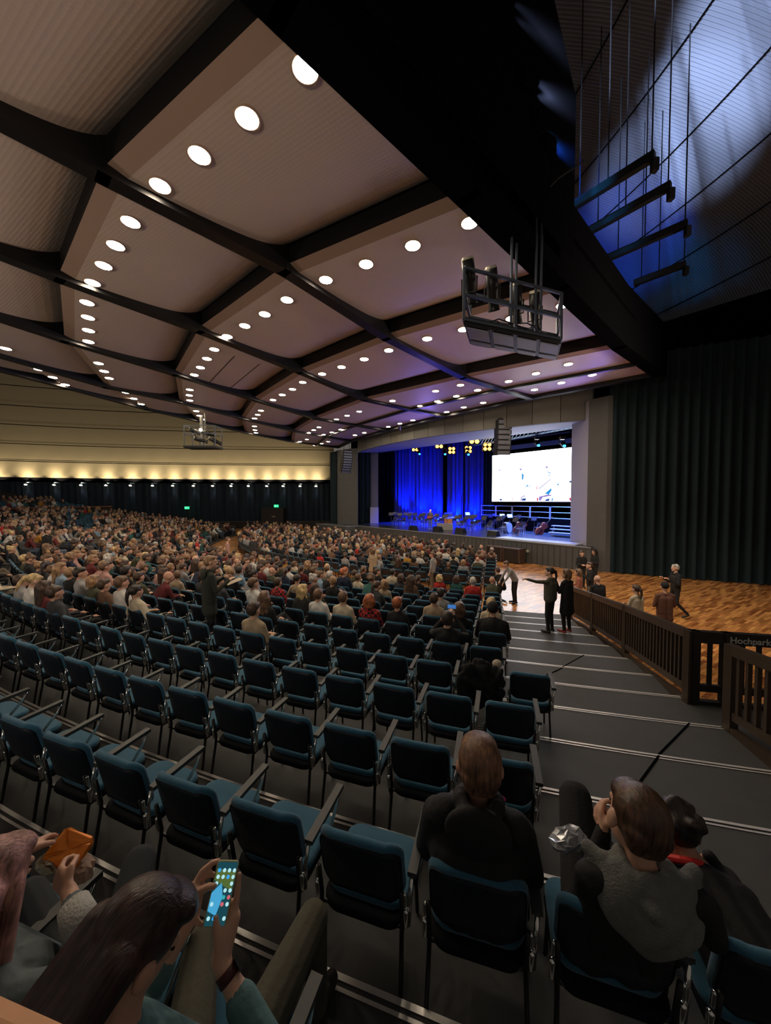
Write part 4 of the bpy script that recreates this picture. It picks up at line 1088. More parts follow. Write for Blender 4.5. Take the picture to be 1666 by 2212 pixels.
for n in range(1, 19):
    bl = list(BLK)
    f0 = {12: 15.96 - .8345, 13: 15.50, 11: 16.62, 10: 16.45, 9: 16.02, 8: 16.85, 7: 16.70}.get(n)
    if f0: bl[0] = (f0, 51.6)
    if n > 13: bl[0] = (19.9, 51.6)
    z = RISE * n
    add_row('raked', n, RN(n) + .68, z, bl)
for n in range(20, 25): add_row('upper', n - 19, RN(n) + .62, RISE * n + .25, [(58, 72.5), (74.8, 93)])
# plinth of the upper seats
for n in range(20, 25):
    A = arc_pts(RN(n), 57, 95, 0); B = arc_pts(RN(n + 1), 57, 95, 0); k = len(A); z = RISE * n + .25
    mb = MB(); P = [(p.x, p.y, z) for p in A] + [(p.x, p.y, z) for p in B] + [(p.x, p.y, z - .4) for p in A]
    mb.add(P, [(i, i + 1, k + i + 1, k + i) for i in range(k - 1)] + [(2 * k + i, 2 * k + i + 1, i + 1, i) for i in range(k - 1)])
    struct(mb.build('upper_floor' if n == 20 else 'upper_floor.%03d' % (n - 20), M_CARPET))
def row_name(s):
    if s.kind == 'floor': return '%s flat row' % ORD[s.num - 1]
    if s.kind == 'upper': return '%s row behind parapet' % ORD[s.num - 1]
    return '%s stepped row' % ordn(s.num)
def seat_name(s):
    return '%s from %s aisle' % (ordn(s.k + 1), ['right', 'left', 'far left'][s.blk])
SEATS.sort(key=lambda s: s.d + (1000 if s.px[0] < -45 else 0))

# ================================================================== PEOPLE
SKINS = [mat('skin_%d' % i, c, .55) for i, c in enumerate([(.55, .30, .20), (.62, .36, .25), (.45, .24, .155), (.30, .16, .10)])]
def hairm(name, c, r=.42):
    m = mat(name, c, r); nt = m.node_tree; b = nt.nodes['Principled BSDF']; tc = nt.nodes.new('ShaderNodeTexCoord')
    mp = nt.nodes.new('ShaderNodeMapping'); mp.inputs['Scale'].default_value = (150, 55, 9)
    n = nt.nodes.new('ShaderNodeTexNoise'); n.inputs['Scale'].default_value = 1.0; n.inputs['Detail'].default_value = 4; n.inputs['Distortion'].default_value = .6
    n3 = nt.nodes.new('ShaderNodeTexNoise'); n3.inputs['Scale'].default_value = 14.0
    ad = nt.nodes.new('ShaderNodeMath'); ad.operation = 'MULTIPLY'
    mx = nt.nodes.new('ShaderNodeMix'); mx.data_type = 'RGBA'; mx.inputs[6].default_value = (*[q * .35 for q in c], 1); mx.inputs[7].default_value = (*[min(1, q * 2.6) for q in c], 1)
    bp = nt.nodes.new('ShaderNodeBump'); bp.inputs['Strength'].default_value = .55; bp.inputs['Distance'].default_value = .006
    L = nt.links.new; L(tc.outputs['Object'], mp.inputs[0]); L(mp.outputs[0], n.inputs['Vector']); L(tc.outputs['Object'], n3.inputs['Vector'])
    L(n.outputs['Fac'], ad.inputs[0]); L(n3.outputs['Fac'], ad.inputs[1]); mr = nt.nodes.new('ShaderNodeMapRange'); mr.inputs[1].default_value = .12; mr.inputs[2].default_value = .42
    L(ad.outputs[0], mr.inputs[0]); L(mr.outputs[0], mx.inputs[0]); L(mx.outputs[2], b.inputs['Base Color']); L(n.outputs['Fac'], bp.inputs['Height']); L(bp.outputs[0], b.inputs['Normal'])
    return m
HAIRS = [hairm('hair_%d' % i, c) for i, c in enumerate([(.016, .011, .009), (.045, .025, .016), (.10, .055, .03), (.22, .13, .065), (.42, .28, .13), (.28, .08, .03), (.35, .33, .30)])]
TOPN = ['black', 'charcoal', 'navy', 'white', 'cream', 'beige', 'maroon', 'mustard', 'olive green', 'light grey', 'red', 'teal green', 'dusty pink', 'brown', 'light blue']
TOPC = [(.010, .010, .011), (.035, .036, .04), (.014, .022, .05), (.62, .60, .56), (.55, .47, .34), (.38, .29, .19), (.12, .018, .02), (.42, .20, .025), (.06, .065, .035), (.28, .28, .28), (.42, .025, .02), (.02, .09, .08), (.45, .25, .21), (.12, .065, .04), (.22, .32, .42)]
TOPS = [mat('cloth_' + n.replace(' ', '_'), c, .9, noise=.2, scale=12, bump=.4, bscale=45) for n, c in zip(TOPN, TOPC)]
TW = [30, 14, 9, 9, 9, 8, 7, 4, 7, 9, 3, 4, 5, 8, 4]
TRS = [mat('trouser_%d' % i, c, .9, noise=.15, scale=10, bump=.3, bscale=60) for i, c in enumerate([(.012, .012, .014), (.02, .03, .055), (.05, .07, .11), (.16, .20, .25), (.14, .11, .08)])]
SHOE = mat('shoe_dark', (.02, .018, .016), .6); SHOEW = mat('shoe_white', (.6, .6, .58), .6)
def remesh(shapes, voxel, it=3, keep_mat=True, fac=.5):
    """shapes: ('c',a,b,ra,rb,mi) or ('e',c,(rx,ry,rz),mi[,R]) -> new mesh, one continuous surface"""
    mb = MB()
    for s in shapes:
        if s[0] == 'c': mb.cap(s[1], s[2], s[3], s[4], 12)
        else: mb.ell(s[1], s[2], 16, 11, 0, s[4] if len(s) > 4 else None)
    me = mb.mesh('tmp', M_BLACK); o = D.objects.new('tmp', me); COL.objects.link(o)
    r = o.modifiers.new('r', 'REMESH'); r.mode = 'VOXEL'; r.voxel_size = voxel
    if it:
        sm = o.modifiers.new('s', 'SMOOTH'); sm.factor = fac; sm.iterations = it
    bpy.context.view_layer.update()
    out = D.meshes.new_from_object(o.evaluated_get(bpy.context.evaluated_depsgraph_get()))
    D.objects.remove(o); D.meshes.remove(me)
    n = len(out.polygons); c = np.empty(n * 3, 'f'); out.polygons.foreach_get('center', c); c = c.reshape(-1, 3)
    best = np.full(n, 1e9); mi = np.zeros(n, 'i')
    for s in shapes:
        if s[0] == 'c':
            a = np.array(s[1], 'f'); b = np.array(s[2], 'f'); ab = b - a; L2 = max(1e-9, float(ab @ ab))
            t = np.clip(((c - a) @ ab) / L2, 0, 1); d = np.linalg.norm(c - a - t[:, None] * ab, axis=1) - (s[3] + (s[4] - s[3]) * t); m = s[5]
        else:
            q = c - np.array(s[1], 'f')
            if len(s) > 4: q = q @ np.array(s[4].to_3x3() if hasattr(s[4], 'to_3x3') else s[4])
            rr_ = np.array(s[2], 'f'); d = (np.linalg.norm(q / rr_, axis=1) - 1) * rr_.min(); m = s[3]
        k = d < best; best[k] = d[k]; mi[k] = m
    out.materials.clear()
    for _ in range(5): out.materials.append(None)
    out.polygons.foreach_set('material_index', mi); out.polygons.foreach_set('use_smooth', [True] * n); out.update()
    return out
V3 = Vector
HSC = 1.10
def head_shapes(M, mi=0, face=True):
    """M: 4x4 head matrix (origin at head centre, +Y = face)"""
    R = M.to_quaternion().to_matrix(); k = M.to_scale()[0]
    def e(c, r): return ('e', tuple(M @ V3(c)), tuple(k * q for q in r), mi, R)
    S = [e((0, -.012, .022), (.077, .095, .093)), e((0, .030, -.03), (.060, .066, .085)), e((0, .066, -.088), (.030, .028, .026))]
    S += [e((s * .085, -.008, -.014), (.013, .024, .032)) for s in (-1, 1)]
    S.append(('c', tuple(M @ V3((0, .092, .008))), tuple(M @ V3((0, .112, -.026))), .010 * k, .015 * k, mi))
    S.append(('c', tuple(M @ V3((-.035, .078, .022))), tuple(M @ V3((.035, .078, .022))), .014 * k, .014 * k, mi))
    return S
def hair_shapes(style, mi=4):
    I = Matrix.Identity(3); S = []
    E_ = lambda c, r: S.append(('e', c, r, mi, I)); C_ = lambda a, b, ra, rb: S.append(('c', a, b, ra, rb, mi))
    if style == 'short':
        E_((0, -.052, -.006), (.073, .064, .078)); E_((0, -.030, .030), (.0865, .097, .098)); E_((0, .020, .066), (.074, .070, .050)); C_((-.03, -.066, -.01), (-.03, -.062, -.045), .05, .035); C_((.03, -.066, -.01), (.03, -.062, -.045), .05, .035)
    elif style == 'long':
        E_((0, -.026, .034), (.090, .106, .096)); E_((0, .035, .08), (.068, .055, .038))
        for x in (-.055, 0, .055): C_((x, -.075, .0), (x * 1.35, -.085, -.26), .052, .035)
        for s in (-1, 1): C_((s * .078, .0, .0), (s * .095, .02, -.20), .026, .022)
    elif style == 'bob':
        E_((0, -.026, .03), (.096, .108, .100)); E_((0, .035, .08), (.068, .055, .038))
        for x in (-.05, 0, .05): C_((x, -.07, .0), (x * 1.1, -.075, -.09), .055, .045)
        for s in (-1, 1): C_((s * .08, .0, .0), (s * .085, .01, -.09), .028, .026)
    elif style == 'ponytail':
        E_((0, -.026, .034), (.087, .104, .095)); E_((0, .035, .08), (.066, .055, .036)); E_((0, -.135, .03), (.032, .032, .032))
        C_((0, -.145, .02), (0, -.16, -.10), .032, .030); C_((0, -.16, -.10), (0, -.14, -.22), .030, .014)
    elif style == 'bun': E_((0, -.026, .034), (.087, .104, .095)); E_((0, .035, .08), (.066, .055, .036)); E_((0, -.09, .115), (.045, .045, .04))
    elif style == 'curly':
        E_((0, -.03, .04), (.10, .112, .105))
        r_ = random.Random(5)
        for i in range(26):
            a = r_.uniform(0, 2 * PI); t = r_.uniform(-.4, 1.3); E_((.092 * math.cos(a) * math.cos(t), -.03 + .10 * math.sin(a) * math.cos(t) - .02, .04 + .10 * math.sin(t)), (.028, .028, .028))
    elif style == 'beanie': E_((0, -.022, .045), (.090, .106, .10)); 
    return S
HSTY = ['short', 'long', 'bob', 'ponytail', 'bun', 'curly', 'beanie']
HAIRME = {}
def hair_mesh(style, voxel=.011):
    key = (style, voxel)
    if key not in HAIRME: HAIRME[key] = remesh(hair_shapes(style), voxel, 5 if voxel < .012 else 2)
    return HAIRME[key]
def hand(W, d, n, side, curl=(.3, .35, .4, .45), thumb=.5, mi=0, sc=1.0, spread=.0):
    """W wrist, d pointing direction, n palm normal (fingers curl to it), side = thumb side vector"""
    W = V3(W); d = V3(d).normalized(); n = (V3(n) - d * V3(n).dot(d)).normalized(); s = (V3(side) - d * V3(side).dot(d) - n * V3(side).dot(n)).normalized()
    S = []; ln = (.074, .082, .076, .060)
    for i, o in enumerate((1.5, .5, -.5, -1.5)):
        k = W + d * (.088 - abs(o - .3) * .004) * sc + s * o * .0195 * sc
        S.append(('c', tuple(W + s * o * .010 * sc), tuple(k), .015 * sc, .0125 * sc, mi))
        a = 0; p = k; dd = (d + s * o * spread).normalized()
        for j, f_ in enumerate((.45, .32, .26)):
            a += curl[i] * (1.0 if j == 0 else 1.25)
            q = p + (dd * math.cos(a) + n * math.sin(a)) * ln[i] * f_ * 1.05 * sc
            S.append(('c', tuple(p), tuple(q), (.0100 - j * .0010) * sc, (.0094 - j * .0012) * sc, mi)); p = q
    b = W + d * .022 * sc + s * .018 * sc; m1 = b + (d * .55 + s * .75 + n * .25).normalized() * .040 * sc
    m2 = m1 + (d * (.95 - thumb * .4) + s * (.35 - thumb * .6) + n * thumb).normalized() * .034 * sc
    m3 = m2 + (d * (.95 - thumb * .4) + s * (.1 - thumb * .8) + n * thumb).normalized() * .028 * sc
    S += [('c', tuple(b), tuple(m1), .0165 * sc, .0125 * sc, mi), ('c', tuple(m1), tuple(m2), .0120 * sc, .0105 * sc, mi), ('c', tuple(m2), tuple(m3), .0105 * sc, .0088 * sc, mi)]
    return S
def simple_hand(W, d, mi=0):
    W = V3(W); d = V3(d).normalized(); s = d.cross(V3((0, 0, 1))).normalized()
    S = [('c', tuple(W), tuple(W + d * .07), .024, .034, mi)]
    for o in (-1.5, -.5, .5, 1.5): S.append(('c', tuple(W + d * .08 + s * o * .02), tuple(W + d * .15 + s * o * .022 - V3((0, 0, .015))), .012, .010, mi))
    S.append(('c', tuple(W + d * .03 + s * .02), tuple(W + d * .09 + s * .06), .013, .011, mi))
    return S
def seated(lean=-10, yaw=0, pitch=0, arms='lap', legs='normal', w=1.0, fem=False, head_fwd=0.0, hands=True, roll=0):
    la = math.radians(lean); sp = V3((0, math.sin(la), math.cos(la))); hip = V3((0, -.09, .535)); sh = hip + sp * .455
    sw_ = (.150 if fem else .172) * w; S = []
    for s in (-1, 1):
        S.append(('c', tuple(hip + V3((s * .075 * w, 0, 0))), tuple(hip + sp * .36 + V3((s * .075 * w, .005, 0))), .118 * w, .112 * w, 1))
        S.append(('c', tuple(sh + V3((s * .04, 0, .01))), tuple(sh + V3((s * sw_, 0, -.035))), .066, .060, 1))
    S.append(('c', tuple(hip), tuple(hip + sp * .40), .12 * w, .115 * w, 1))
    nb = sh + sp * .035; hc = nb + V3((0, head_fwd + math.sin(la * .5) * .1 + .035, .165))
    S.append(('c', tuple(nb + V3((0, 0, -.02))), tuple(nb + V3((0, .012, .03))), .068, .060, 1))
    S.append(('c', tuple(nb), tuple(hc + V3((0, -.02, -.06))), .055, .052, 0))
    M = Matrix.Translation(hc) @ Matrix.Rotation(math.radians(yaw), 4, 'Z') @ Matrix.Rotation(math.radians(roll), 4, 'Y') @ Matrix.Rotation(math.radians(pitch), 4, 'X') @ Matrix.Scale(HSC, 4)
    S += head_shapes(M)
    for s in (-1, 1):
        A = sh + V3((s * sw_, 0, -.04))
        if arms == 'lap': E_ = A + V3((s * .06, .07, -.26)); Wr = V3((s * .07, .20, .66))
        elif arms == 'cross': E_ = A + V3((s * .05, .10, -.25)); Wr = V3((-s * .07, sh.y + .20, sh.z - .20 + s * .02))
        elif arms == 'knees': E_ = V3((s * .17, .22, .68)); Wr = V3((s * .03, .40, .66))
        elif arms == 'phone': E_ = A + V3((s * .03, .12, -.25)); Wr = V3((s * .045, sh.y + .34, sh.z - .12))
        elif arms == 'photo': E_ = A + V3((s * .10, .24, -.08)); Wr = V3((s * .07, sh.y + .36, sh.z + .14))
        elif arms == 'chin': E_ = A + V3((s * .02, .16, -.24)); Wr = (V3((.05, hc.y + .07, hc.z - .17)) if s > 0 else V3((-.05, .24, .66)))
        elif arms == 'spread': E_ = A + V3((s * .16, .03, -.24)); Wr = V3((s * .24, .22, .66))
        S.append(('c', tuple(A), tuple(E_), .058, .047, 1)); S.append(('c', tuple(E_), tuple(Wr), .046, .032, 1))
        if hands:
            d_ = (Wr - E_).normalized()
            if arms == 'cross': d_ = V3((-s, .1, .1)).normalized()
            S += simple_hand(Wr, d_)
    for s in (-1, 1):
        H = V3((s * .085, -.07, .53))
        if legs == 'normal': K = V3((s * .12, .37, .535)); An = V3((s * .12, .36, .10)); T = V3((s * .14, .50, .04))
        elif legs == 'wide': K = V3((s * .20, .35, .54)); An = V3((s * .20, .33, .10)); T = V3((s * .25, .46, .04))
        elif legs == 'out': K = V3((s * .11, .38, .52)); An = V3((s * .10, .62, .14)); T = V3((s * .12, .68, .24))
        elif legs == 'cross':
            if s > 0: K = V3((.08, .38, .56)); An = V3((.06, .36, .10)); T = V3((.08, .50, .04))
            else: K = V3((-.02, .40, .68)); An = V3((.18, .56, .42)); T = V3((.22, .66, .36))
        S.append(('c', tuple(H), tuple(K), .088, .064, 2)); S.append(('c', tuple(K), tuple(An), .061, .042, 2)); S.append(('c', tuple(An + V3((0, -.02, -.04))), tuple(T), .042, .034, 3))
    return S, M
def standing(h=1.76, arms='down', yaw=0, legs='stand', w=1.0, coat=False, bend=0, fem=False, arm_r=None, arm_l=None):
    k = h / 1.76; hip = V3((0, 0, .93 * k)); ba = math.radians(bend); sp = V3((0, math.sin(ba), math.cos(ba))); sh = hip + sp * .50 * k; S = []
    sw_ = (.155 if fem else .178) * w
    for s in (-1, 1):
        S.append(('c', tuple(hip + V3((s * .07 * w, 0, 0))), tuple(hip + sp * .38 * k + V3((s * .07 * w, 0, 0))), .108 * w, .108 * w, 1))
        S.append(('c', tuple(sh + V3((s * .04, 0, .0))), tuple(sh + V3((s * sw_, 0, -.04))), .064, .058, 1))
    if coat:
        for s in (-1, 1): S.append(('c', tuple(hip + V3((s * .06, 0, .05))), tuple(hip + V3((s * .09, 0, -.38 * k * (1 if coat is True else coat)))), .115, .125, 1))
    nb = sh + sp * .04; hc = nb + sp * .15 * k + V3((0, .035, .01))
    S.append(('c', tuple(nb), tuple(hc + V3((0, -.02, -.06))), .054, .050, 0))
    M = Matrix.Translation(hc) @ Matrix.Rotation(math.radians(yaw), 4, 'Z') @ Matrix.Rotation(-ba * .5, 4, 'X') @ Matrix.Scale(1.06, 4)
    S += head_shapes(M)
    P = {'down': (V3((.06, -.02, -.29)), V3((.05, .06, -.54))), 'front': (V3((.06, .02, -.28)), V3((-.10, .26, -.25))), 'cross': (V3((.05, .08, -.26)), V3((-.24, .22, -.20))), 'hip': (V3((.14, -.05, -.26)), V3((.0, .10, -.42))),
         'point': (V3((.25, .14, .02)), V3((.50, .26, .10))), 'cup': (V3((.05, .06, -.27)), V3((-.02, .30, -.12))), 'knee': (V3((.03, .14, -.26)), V3((0, .28, -.46)))}
    for s, ar in ((-1, arm_l or arms), (1, arm_r or arms)):
        A = sh + V3((s * sw_, 0, -.04)); e_, w_ = P[ar]
        E_ = A + V3((s * e_.x, e_.y, e_.z)) * k; Wr = A + V3((s * w_.x, w_.y, w_.z)) * k
        S.append(('c', tuple(A), tuple(E_), .055, .045, 1)); S.append(('c', tuple(E_), tuple(Wr), .044, .031, 1)); d_ = (Wr - E_).normalized()
        S += hand(Wr, d_, V3((0, -.3, -1)) if ar != 'down' else V3((-s, 0, 0)), V3((-s, .6, .3)) if ar != 'down' else V3((0, 1, 0)), curl=(.05, .5, .6, .6) if ar == 'point' else (.35, .4, .45, .5), thumb=.5)
    for s in (-1, 1):
        H = hip + V3((s * .085, 0, -.02)); K = V3((s * .095, .03, .49 * k)); An = V3((s * .10, -.01, .09)); T = V3((s * .13, .15, .035))
        if legs == 'walk': K = V3((s * .09, .12 if s > 0 else .02, .50 * k)); An = V3((s * .09, .30 if s > 0 else -.34, .10 if s > 0 else .16)); T = An + V3((0, .15, -.06 if s > 0 else -.11))
        if legs == 'kneel':
            K = V3((s * .12, .30 if s > 0 else .08, .48 if s > 0 else .07)); An = V3((s * .12, .28 if s > 0 else -.34, .10 if s > 0 else .09)); T = An + V3((0, .15 if s > 0 else -.10, -.06 if s > 0 else -.05))
        S.append(('c', tuple(H), tuple(K), .086, .062, 2)); S.append(('c', tuple(K), tuple(An), .060, .042, 2)); S.append(('c', tuple(An + V3((0, -.03, -.045))), tuple(T), .040, .034, 3))
    return S, M
def set_mats(o, lst):
    for i, m in enumerate(lst):
        o.material_slots[i].link = 'OBJECT'; o.material_slots[i].material = m
def put_hair(o, style, hm, HM, voxel=.011):
    if not style: return
    me = hair_mesh(style, voxel); h = D.objects.new('hair', me); COL.objects.link(h); h.parent = o; h.matrix_local = HM; set_mats(h, [hm] * 5)
def eyes(o, M):
    mb = MB()
    for s in (-1, 1): mb.ell(M @ V3((s * .028, .089, .002)), (.011, .006, .006), 8, 5, 0, M.to_3x3())
    mb.build('eyes', mat('eye_dark', (.02, .015, .012), .3), o)
    MB().ell(M @ V3((0, .093, -.058)), (.022, .006, .005), 8, 5, 0, M.to_3x3()).build('mouth', mat('lip_red', (.35, .10, .08), .5), o)
def person(shapes, HM, mats, style, hm, loc, rz, lab, group=None, voxel=.014, face=True, it=3):
    me = remesh(shapes, voxel, it); me.name = 'person'
    o = D.objects.new('person', me); COL.objects.link(o); o.location = loc; o.rotation_euler = (0, 0, rz)
    set_mats(o, mats); tag(o, lab, 'person', group); put_hair(o, style, hm, HM)
    if face: eyes(o, HM)
    return o
H_ = lambda i: HAIRS[i]
T_ = lambda n: TOPS[TOPN.index(n)]
# ------------------------------------------------------------------ near people
def seat_at(n, k, kind='raked', blk=0):
    for s in SEATS:
        if s.kind == kind and s.num == n and s.k == k and s.blk == blk: return s
    return None
def nearest(px, py, taken=True):
    b = None
    for s in SEATS:
        hx, hy = proj((s.p.x, s.p.y, s.p.z + 1.22)); d = math.hypot(hx - px, hy - py)
        if s.who is None and (b is None or d < b[0]): b = (d, s)
    return b[1]
CL = mat('jacket_black', (.007, .007, .009), .8, noise=.25, scale=9, bump=.5, bscale=30)
# man in black jacket, seen from behind
s = seat_at(12, 2); s.who = 'hero'
S, HM = seated(lean=-2, pitch=-4, arms='lap', legs='wide', w=1.16, head_fwd=.02)
Minv = (Matrix.Translation(s.p) @ Matrix.Rotation(s.rz, 4, 'Z')).inverted()
HT = Minv @ aty(1036, 1652, 1.66); dl = HT - HM.translation
S = [q for q in S if not (q[0] == 'e' or q[5] == 0 and max(q[1][2], q[2][2]) > .9)]
HM = Matrix.Translation(HM.translation + dl) @ Matrix.Rotation(math.radians(6), 4, 'Z') @ Matrix.Rotation(math.radians(-8), 4, 'X') @ Matrix.Scale(1.16, 4)
S += head_shapes(HM); S.append(('c', tuple(V3((0, -.14, 1.02))), tuple(HM.translation + V3((0, -.02, -.06))), .06, .056, 0))
S += [('c', tuple(V3((sx * .10, -.15, 1.0))), tuple(HM.translation + V3((sx * .16, -.03, -.24))), .085, .075, 1) for sx in (-1, 1)]
S += [('c', (sx * .02, -.13, 1.06), (sx * .20, -.125, .955), .075, .070, 1) for sx in (-1, 1)] + [('c', (-.09, -.13, .80), (.09, -.13, .80), .155, .155, 1)]
S = [('c', q[1], q[2], q[3] * 1.35, q[4] * 1.4, 1) if q[0] == 'c' and q[5] == 1 and q[3] < .0585 else q for q in S]
o = person(S, HM, [SKINS[0], CL, TRS[0], SHOE, H_(2)], None, None, s.p, s.rz, 'man in a black hooded jacket seen from behind, sitting beside the grey hood', voxel=.010, face=False, it=16)
m = hair_mesh('short', .006); h = D.objects.new('hair', m); COL.objects.link(h); h.parent = o; h.matrix_local = HM; set_mats(h, [hairm('hair_hero_brown', (.13, .065, .035), .5)] * 5)
nk = HM.translation
def hood(parent, nk, m, big=False, name='hood'):
    q = nk + V3((0, -.055, -.15)); S = []
    for i in range(13):
        a = math.radians(-150 + 300 * i / 12) - PI / 2
        p = q + V3((.085 * math.cos(a), .075 * math.sin(a) + .01, .012 * math.cos(a * 2)))
        S.append(('e', tuple(p), (.036, .036, .042), 0, Matrix.Identity(3)))
    if big:
        for i in range(22):
            t = i / 21
            for k_ in range(11):
                x = k_ / 5 - 1
                S.append(('e', (q.x + x * .175 * (1 - t * t) ** .8, q.y - .05 - .05 * math.sin(PI * t) + x * x * .10 * (1 - t) + .010 * math.sin(x * 6 + t * 9), q.z + .02 - .27 * t - .03 * x * x * (1 - t)), (.030, .026, .030), 0, Matrix.Identity(3)))
        S.append(('c', tuple(q + V3((-.19, .06, .0))), tuple(q + V3((0, -.10, -.05))), .03, .035, 0)); S.append(('c', tuple(q + V3((.19, .06, .0))), tuple(q + V3((0, -.10, -.05))), .03, .035, 0))
    else:
        S.append(('e', tuple(q + V3((0, -.085, -.06))), (.15, .045, .12), 0, Matrix.Identity(3)))
    me = remesh(S, .009, 7); h = D.objects.new(name, me); COL.objects.link(h); h.parent = parent; set_mats(h, [m] * 5); return h
hood(o, nk, CL)
c_ = MB().cap(nk + V3((.055, .01, -.13)), nk + V3((.11, .03, -.165)), .008, .011, 8).build('drawstring', mat('magenta_cord', (.6, .03, .25), .5), o); c_['label'] = 'magenta drawstring'
# man in dark jacket with grey hood
def custom_body(hl, shl, w=1.0):
    """torso from the seat to the given shoulder centre, neck up to the head centre hl"""
    hip = V3((0, -.09, .535)); S = []; sp = (shl - hip)
    for sx in (-1, 1):
        S.append(('c', tuple(hip + V3((sx * .075, 0, 0))), tuple(hip + sp * .8 + V3((sx * .075, 0, 0))), .118 * w, .112 * w, 1))
        S.append(('c', tuple(shl + V3((sx * .04, 0, .01))), tuple(shl + V3((sx * .165 * w, 0, -.03))), .064, .058, 1))
    S.append(('c', tuple(hip), tuple(hip + sp * .9), .12, .11, 1))
    nb = shl + V3((0, .02, .03)); S.append(('c', tuple(nb), tuple(hl + V3((0, -.03, -.05))), .054, .05, 0))
    return S
s = seat_at(12, 1); s.who = 'hero'
Minv = (Matrix.Translation(s.p) @ Matrix.Rotation(s.rz, 4, 'Z')).inverted()
Lc = lambda p: tuple(Minv @ V3(p))
hl = V3(Lc(aty(1372, 1768, 1.44))); shl = hl + V3((.02, -.05, -.22)); S = custom_body(hl, shl, 1.14)
HM = Matrix.Translation(hl) @ Matrix.Rotation(math.radians(12), 4, 'Z') @ Matrix.Rotation(math.radians(12), 4, 'Y') @ Matrix.Rotation(math.radians(-10), 4, 'X') @ Matrix.Scale(1.16, 4)
S += head_shapes(HM)
K = V3(Lc(aty(1243, 1722, 2.05)))
S += [('c', (-.085, -.07, .53), tuple(K), .10, .088, 2), ('c', tuple(K), tuple(K + V3((.12, .16, -.28))), .08, .05, 2), ('c', tuple(K + V3((.12, .16, -.28))), tuple(K + V3((.22, .22, -.33))), .042, .034, 3)]
S += [('c', (.085, -.07, .53), (.12, .36, .55), .09, .07, 2), ('c', (.12, .36, .55), (.12, .36, .10), .064, .044, 2), ('c', (.12, .34, .06), (.14, .50, .04), .042, .034, 3)]
W1 = V3(Lc(aty(1303, 1800, 1.56))); W2 = W1 + V3((.10, .05, -.03))
for sx, E_, W_ in ((-1, W1 + V3((-.08, -.06, -.22)), W1), (1, shl + V3((.27, .08, -.22)), W2)):
    S += [('c', tuple(shl + V3((sx * .19, 0, -.03))), tuple(E_), .062, .050, 1), ('c', tuple(E_), tuple(W_), .048, .034, 1)]
S += hand(W1, (-.05, .35, .55), (.85, .1, -.1), (0, -.6, .4), (.5, .6, .65, .7), .6)
S += hand(W2, (-.62, .35, .45), (-.3, -.7, -.2), (0, -.3, .8), (.5, .55, .6, .65), .5)
o = person(S, HM, [SKINS[1], CL, TRS[0], SHOE, H_(1)], None, None, s.p, s.rz, 'man with grey hood over black coat, hands clasped near his chin', voxel=.008, face=True, it=5)
h = D.objects.new('hair', hair_mesh('short', .006)); COL.objects.link(h); h.parent = o; h.matrix_local = HM; set_mats(h, [hairm('hair_hero_dark', (.06, .030, .018), .4)] * 5)
hh = hood(o, HM.translation + V3((.02, 0, -.02)), mat('grey_fleece', (.150, .155, .145), .95, noise=.2, scale=30, bump=.6, bscale=120), True); hh['label'] = 'grey fleece hood hanging down the back'
M0 = Matrix.Translation(s.p) @ Matrix.Rotation(s.rz, 4, 'Z')
# crumpled plastic packet on his lap
rr = random.Random(4); mb = MB().ell((0, 0, 0), (.10, .06, .035), 14, 9)
mb.v = [(x + rr.uniform(-.012, .012), y + rr.uniform(-.012, .012), z + rr.uniform(-.01, .01)) for x, y, z in mb.v]
o = mb.build('plastic_packet', mat('clear_plastic', (.45, .47, .5), .18, .3), None, aty(1228, 1812, 1.72), .4); tag(o, 'crumpled shiny plastic packet on the lap of the grey hooded man', 'packet')
# leaning person at the row end with red collar
s = seat_at(12, 0); s.who = 'hero'
Minv = (Matrix.Translation(s.p) @ Matrix.Rotation(s.rz, 4, 'Z')).inverted()
hl = V3(Lc(aty(1466, 1800, 1.90))); shl = hl + V3((.06, -.14, -.12)); S = custom_body(hl, shl, .95)
HM = Matrix.Translation(hl) @ Matrix.Rotation(math.radians(10), 4, 'Z') @ Matrix.Rotation(math.radians(-45), 4, 'X'); S += head_shapes(HM)
for sx in (-1, 1):
    E_ = shl + V3((sx * .20, .14, -.16)); W_ = V3((sx * .06, .40, .62))
    S += [('c', tuple(shl + V3((sx * .16, 0, -.03))), tuple(E_), .055, .045, 1), ('c', tuple(E_), tuple(W_), .044, .032, 1)] + simple_hand(W_, V3((0, .3, -.6)))
    S += [('c', (sx * .085, -.07, .53), (sx * .12, .37, .535), .088, .064, 2), ('c', (sx * .12, .37, .535), (sx * .12, .36, .10), .061, .042, 2), ('c', (sx * .12, .34, .06), (sx * .14, .50, .04), .042, .034, 3)]
o = person(S, HM, [SKINS[2], CL, TRS[0], SHOE, H_(0)], 'curly', H_(0), s.p, s.rz, 'dark haired person in black with a red collar bending forward at the row end', voxel=.010)
nk = HM.translation
mb = MB(); mb.tube([tuple(nk + V3((.085 * math.cos(a), -.075 + .05 * math.sin(a), -.085 - .05 * math.sin(a)))) for a in [i * PI / 6 for i in range(13)]], .018, 8); c_ = mb.build('collar', mat('red_collar', (.7, .03, .03), .6), o); c_['label'] = 'red collar'

